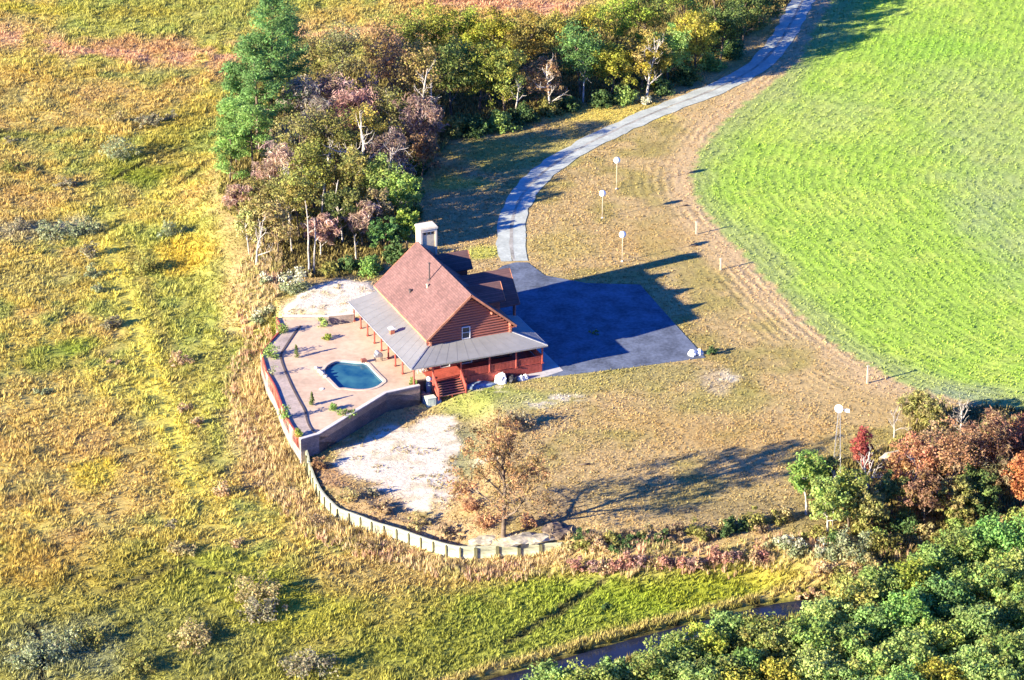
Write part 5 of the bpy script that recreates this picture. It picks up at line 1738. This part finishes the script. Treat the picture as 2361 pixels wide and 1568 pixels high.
for i, (x, y, w, h, k) in enumerate([(1500, 1560, 100, 44, 'gold'), (1560, 1560, 70, 40, 'lime'), (1640, 1470, 60, 34, 'blue')]):
    shrub(x, y, w, h, k, f'{["golden", "yellow-green", "blue-green"][i]} bush at the creek edge under the dense trees', 760 + i, 'bush', None, None, 1.3, size=.34)

# the lone orange oak on the lawn
r = np.random.default_rng(35)
p = G1(1160, 1238)
oak = thing('oak_tree', 'lone broad oak with sparse orange-brown leaves on the lawn by the bulkhead', 'tree', tuple(p))
tubes, tips = broadleaf(r, 13.2, 11.5, .22, 13, .26, 3)
wood(tubes[:1], M['bark'], 'trunk', oak, 7)
wood(tubes[1:], M['bark'], 'branches', oak, 5)
cen = np.array([t[0] for t in tips]); rad = np.array([t[1] for t in tips]) * .95
keep = r.random(len(cen)) < .72
cen, rad = cen[keep], rad[keep]
d = r.normal(size=(60, 3)); d /= np.linalg.norm(d, axis=1)[:, None]
cen = np.vstack([cen, d * np.array([6.1, 6.1, 5.2]) * (r.random((60, 1)) ** .35) + np.array([0, 0, 6.6])]); rad = np.r_[rad, .7 + .5 * r.random(60)]
k = r.random((len(cen), 1))
cc = (np.array(COLS['oak']) * (1 - k) + np.array(COLS['olive']) * k * .45 + np.array(COLS['rust']) * k * .55) * (1 + r.normal(0, .16, (len(cen), 1)))
v, c = cards(cen, rad, 62, .21, cc, r, .28)
link('crown', cards_mesh('crown', v, c, M['leaf']), oak)
shrub(1195, 985, 90, 46, 'brown', 'twiggy brown and grey bush on the lawn beyond the oak crown', 790, 'bush', None, 'grey', .9)
shrub(735, 1080, 46, 26, 'rust', 'small rusty bush at the corner between block wall and bulkhead', 791, 'bush')
shrub(752, 1030, 22, 22, 'silver', 'small silvery plant at the foot of the tall block wall', 792, 'plant', dens=.8)
shrub(1640, 818, 34, 22, 'dark', 'dark low shrub at the parking corner beside the white bags', 793, 'shrub')
for i, (x, y, w, h, k) in enumerate([(800, 1150, 70, 26, 'khaki'), (880, 1178, 80, 26, 'brown'), (960, 1208, 80, 24, 'khaki'), (1040, 1232, 70, 24, 'brown'), (850, 1140, 50, 24, 'grey')]):
    shrub(x, y, w, h, k, f'dry {WORDS[k]} bush on the plot behind the bulkhead, {nth(i)} from the left', 800 + i, 'bush', 'dry bushes behind the bulkhead', dens=.7)

shrub(1370, 766, 36, 6, 'olive', 'low green weeds growing through the middle of the asphalt parking', 795, 'weeds', None, None, .5, .07, .18, 'weeds', 2)

# terrace plants
TP = [(651, 768, 26, 44, 'green', 'leafy green shrub in the bed at the far corner of the red parapet'), (622, 822, 44, 40, 'green', 'wide green shrub in the bed at the left bend of the parapet'), (655, 965, 22, 46, 'bright', 'tall green shrub in the bed near the lower end of the parapet'),
      (686, 1004, 26, 26, 'lime', 'light green shrub in the bed at the lower corner of the terrace'), (745, 752, 26, 26, 'green', 'round green shrub in front of the short garden wall'), (753, 782, 18, 20, 'lime', 'small yellow-green sapling below the round green shrub'),
      (795, 960, 48, 26, 'green', 'low spreading green shrub behind the tall block wall'), (768, 944, 16, 26, 'bright', 'small loose green plant left of the low spreading shrub'), (952, 884, 20, 16, 'green', 'low green plant on the terrace by the wall end'),
      (628, 866, 22, 36, 'silver', 'thin silvery plant in the middle of the grey bed')]
for i, (x, y, w, h, k, lab) in enumerate(TP):
    shrub(x, y, w, h, k, lab, 820 + i, 'terrace_shrub', 'shrubs on the pool terrace', None, .9 if k != 'silver' else .3, TZ, .2)
for i, (x, y, lab) in enumerate([(683, 824, 'slim cone-shaped conifer on the terrace left above the pool'), (719, 934, 'slim cone-shaped conifer on the terrace left below the pool')]):
    r = np.random.default_rng(850 + i)
    p = A(x, y, TZ)
    t = thing('cone_conifer', lab, 'shrub', tuple(p), 0, 'cone-shaped conifers on the terrace')
    wood([([np.array([0, 0, 0]), np.array([0, 0, 1.4])], [.05, .02])], M['bark'], 'trunk', t)
    z = r.random(46) * 1.45
    a = r.random(46) * 6.28
    q = np.stack([np.cos(a), np.sin(a), 0 * a], 1) * (.30 * (1 - z / 1.6))[:, None] * .6
    q[:, 2] = z + .1
    v, c = cards(q, .08 + .17 * (1 - z / 1.6), 14, .13, np.tile(np.array((.17, .21, .07)), (46, 1)), r)
    link('crown', cards_mesh('crown', v, c, M['leaf']), t)

# grey shrubs dotted over the marsh
MS = [(275, 362, 70, 40, 'silver'), (272, 285, 24, 26, 'khaki'), (345, 285, 60, 22, 'grey'), (395, 275, 30, 16, 'grey'), (20, 330, 30, 14, 'grey'), (120, 540, 90, 24, 'silver'), (185, 535, 70, 24, 'silver'), (45, 535, 60, 24, 'grey'), (205, 590, 32, 26, 'grey'),
      (215, 638, 30, 22, 'silver'), (225, 676, 26, 20, 'silver'), (255, 755, 44, 24, 'grey'), (335, 625, 50, 36, 'olive'), (390, 540, 50, 24, 'silver'), (412, 838, 40, 22, 'tan'), (425, 945, 34, 18, 'tan'), (452, 980, 26, 20, 'tan'), (510, 1142, 32, 30, 'tan'),
      (412, 1275, 60, 26, 'khaki'), (395, 1212, 34, 16, 'grey'), (590, 1375, 110, 48, 'khaki'), (540, 1258, 34, 18, 'tan'), (600, 1420, 90, 36, 'grey'), (130, 1500, 120, 40, 'silver'), (60, 1530, 90, 36, 'silver'), (215, 1480, 90, 28, 'olive'), (450, 1480, 90, 40, 'khaki'),
      (715, 1545, 110, 44, 'grey'), (150, 430, 40, 20, 'grey'), (100, 905, 40, 16, 'silver'), (265, 838, 30, 14, 'tan'), (30, 395, 60, 20, 'olive'), (310, 1540, 90, 36, 'olive'), (730, 1215, 40, 28, 'brown'), (850, 1270, 40, 24, 'brown')]
MSW = {'silver': 'silvery', 'khaki': 'khaki', 'grey': 'grey', 'olive': 'olive', 'tan': 'straw-coloured', 'brown': 'brown'}
for i, (x, y, w, h, k) in enumerate(sorted(MS, key=lambda s: s[1])):
    shrub(x, y, w * 1.35, h * 1.3, k, f'low {MSW[k]} shrub on the golden marsh, {nth(i)} counting down from the top', 900 + i, 'marsh_shrub', 'shrubs dotted over the marsh', dens=.9, size=.24)
shrub(1397, 1392 + 10, 30, 20, 'dark', 'small dark green shrub alone on the bright green creek bank', 950, 'shrub')


# ------------------------------------------------------------------ grasses (nobody could count them)
def blades(name, P, h, spread, width, col, r, nb=6, lean=.0, jit=.2):
    """tufts: nb thin triangles fanning out of each point"""
    n = len(P)
    idx = np.repeat(np.arange(n), nb)
    k = len(idx)
    a = r.random(k) * 2 * np.pi
    out = np.stack([np.cos(a), np.sin(a), 0 * a], 1)
    side = np.stack([-np.sin(a), np.cos(a), 0 * a], 1)
    hh = (h[idx] if np.ndim(h) else np.full(k, h)) * (.55 + .7 * r.random(k))
    sp = (spread[idx] if np.ndim(spread) else np.full(k, spread))
    b = P[idx] + out * (sp * .35 * r.random(k))[:, None]
    tip = b + out * (sp * (.3 + .9 * r.random(k)))[:, None]
    tip[:, 2] += hh
    wd = (width * (.6 + .8 * r.random(k)))[:, None] / 2
    b1, b2 = b - side * wd, b + side * wd
    b1[:, 2] -= .06; b2[:, 2] -= .06
    c = col[idx] * (1 + r.normal(0, jit, (k, 1)))
    v = np.stack([b1, b2, tip], 1).reshape(-1, 3)
    me = fast_mesh(name, v, np.arange(k * 3).reshape(k, 3), (M['blade'],), np.repeat(np.clip(c, .01, .9), 3, 0))
    return tag(link(name, me), kind='stuff')


def scatter(n, r):
    """points spread evenly over the ground in view"""
    y = GY0 + 3 + (GY1 - GY0 - 6) * r.random(n * 2)
    hw = 48 + (y + 76) / 197 * 29 + 6
    x = (r.random(n * 2) * 2 - 1) * 84
    k = np.abs(x) < hw
    return x[k][:n], y[k][:n]


r = np.random.default_rng(77)
x, y = scatter(235000, r)
c, zn, row, rm_ = ground_colour(x, y)
z = height(x, y)
dcr = dline(x, y, CREEK)
dbk = np.where(inside(x, y, LOT), 99, dline(x, y, BULK))
P = np.stack([x, y, z], 1)
pat = fbm(x, y, 2.2, 95)
# marsh grass
k = (zn == 0) & (dcr > 1.9) & (pat > .24) & ((dline(x, y, TRACK) > .8) | (r.random(len(x)) < .25)) & (dbk > .4)
k &= r.random(len(x)) < np.where(sdist(x, y, WOODR) > 0, .3, .9)
hgt = (.26 + .36 * sstep(.45, .75, pat[k])) * (1 + .9 * (dbk[k] < 3.2))
blades('marsh_grass', P[k], hgt, .36 + .2 * r.random(k.sum()), .15, c[k] * (1.08 + .2 * (pat[k] - .5))[:, None], r, 5)
# greener low tufts of the creek bank
k = (zn == 4) & (dcr > 1.85)
blades('creek_bank_grass', P[k], .24 + .2 * pat[k] + .22 * (dcr[k] < 3.0), .36, .15, c[k] * 1.05, r, 6)
# tall tan reeds in a belt outside the bulkhead, along the slope, and at the wood's foot
xr, yr = scatter(200000, r)
dbr = np.where(inside(xr, yr, LOT), 99, dline(xr, yr, BULK))
dls = dline(xr, yr, LOT_SOFT[:3]) + (fbm(xr, yr, 3, 97) - .5) * 2
reg = ((dbr > .9) & (dbr < 5.0 + 3 * (fbm(xr, yr, 4, 98) - .5))) | ((dls < 2.6) & (height(xr, yr, False) < -1.2))
reg |= (inside(xr, yr, A2([(540, 640), (630, 560), (660, 640), (640, 720), (625, 770), (570, 800), (545, 720)], -1.5)))
REEDL = smooth_line(A2([(1290, 1296), (1450, 1318), (1600, 1318), (1750, 1304), (1860, 1300), (1960, 1312), (2040, 1300)], -1.9))
reg |= dline(xr, yr, A2([(1300, 1268), (1400, 1275), (1480, 1280)], -1.4)) < 2.0
reg |= dline(xr, yr, REEDL) < 2.2 + 2 * (fbm(xr, yr, 3, 107) - .5)
k = reg & (r.random(len(xr)) < .55) & (dline(xr, yr, CREEK) > 3)
xr, yr = xr[k], yr[k]
cr_ = lerp(np.tile(np.array([.62, .48, .25]), (len(xr), 1)), (.64, .41, .25), sstep(.45, .7, fbm(xr, yr, 3, 99)))
cr_ = lerp(cr_, (.52, .47, .17), sstep(.55, .75, fbm(xr, yr, 2, 100)))
blades('reeds', np.stack([xr, yr, height(xr, yr)], 1), (.45 + .5 * fbm(xr, yr, 2.5, 101)) * np.where(dbr[k] > 90, 1.1, np.where(dline(xr, yr, BULK_T) < 3.5, .55, np.where(dbr[k] < 2.2, .65, 1.0))), .28, .12, cr_, r, 7)
# lawn and crop
dpv = sdist(x, y, LOTPAVE); drd = dline(x, y, ROAD)
hl = np.stack([(x - HX) * HV[0] + (y - HY) * HV[1], (x - HX) * HR[0] + (y - HY) * HR[1]], 1)
onh = (np.abs(hl[:, 0] + .5) < 10.4) & (hl[:, 1] > -11.2) & (hl[:, 1] < 9)
TERP = np.array(ter)
off_pave = (dpv < -.05) & (drd > 1.85) & ~onh & ~inside(x, y, TERP)
fed = sdist(x, y, FIELD)
k = (zn == 1) & off_pave & (r.random(len(x)) < np.where(fed > -11, .35, .9))
blades('lawn_grass', P[k], .10 + .10 * pat[k], .22, .15, c[k] * 1.02, r, 4, jit=.24)
k = (zn == 2) & off_pave & (pat > .7)
blades('dry_weeds', P[k], .2, .22, .12, np.tile(np.array([.42, .34, .17]), (k.sum(), 1)), r, 4)
k = (zn == 5) & off_pave
blades('woodland_undergrowth', P[k], .35 + .5 * pat[k], .4, .22, c[k] * np.array([1.0, 1.15, .9]), r, 3, jit=.35)
xf, yf = scatter(200000, r)
k = (sdist(xf, yf, FIELD) > .2)
xf, yf = xf[k], yf[k]
cf, _, rowf, _ = ground_colour(xf, yf)
# plants stand along drilled rows that follow the field edge
keep = np.sin(rowf * 5.2 + 7 * (fbm(xf, yf, 2, 103))) > -.35
xf, yf, cf = xf[keep], yf[keep], cf[keep]
blades('crop_plants', np.stack([xf, yf, height(xf, yf)], 1), .12 + .10 * vnoise(xf, yf, 1.3, 104), .24, .16, cf * 1.05, r, 4, jit=.2)
from collections import Counter
cnt = Counter()
for o in SC.objects:
    if o.type == 'MESH':
        t_ = len(o.data.loops) - 2 * len(o.data.polygons)
        cnt[(o.parent.name if o.parent else o.name).split('.')[0]] += t_
print('TRISBY', cnt.most_common(16))
print('TRIS', sum(len(o.data.loops) - 2 * len(o.data.polygons) for o in SC.objects if o.type == 'MESH'))
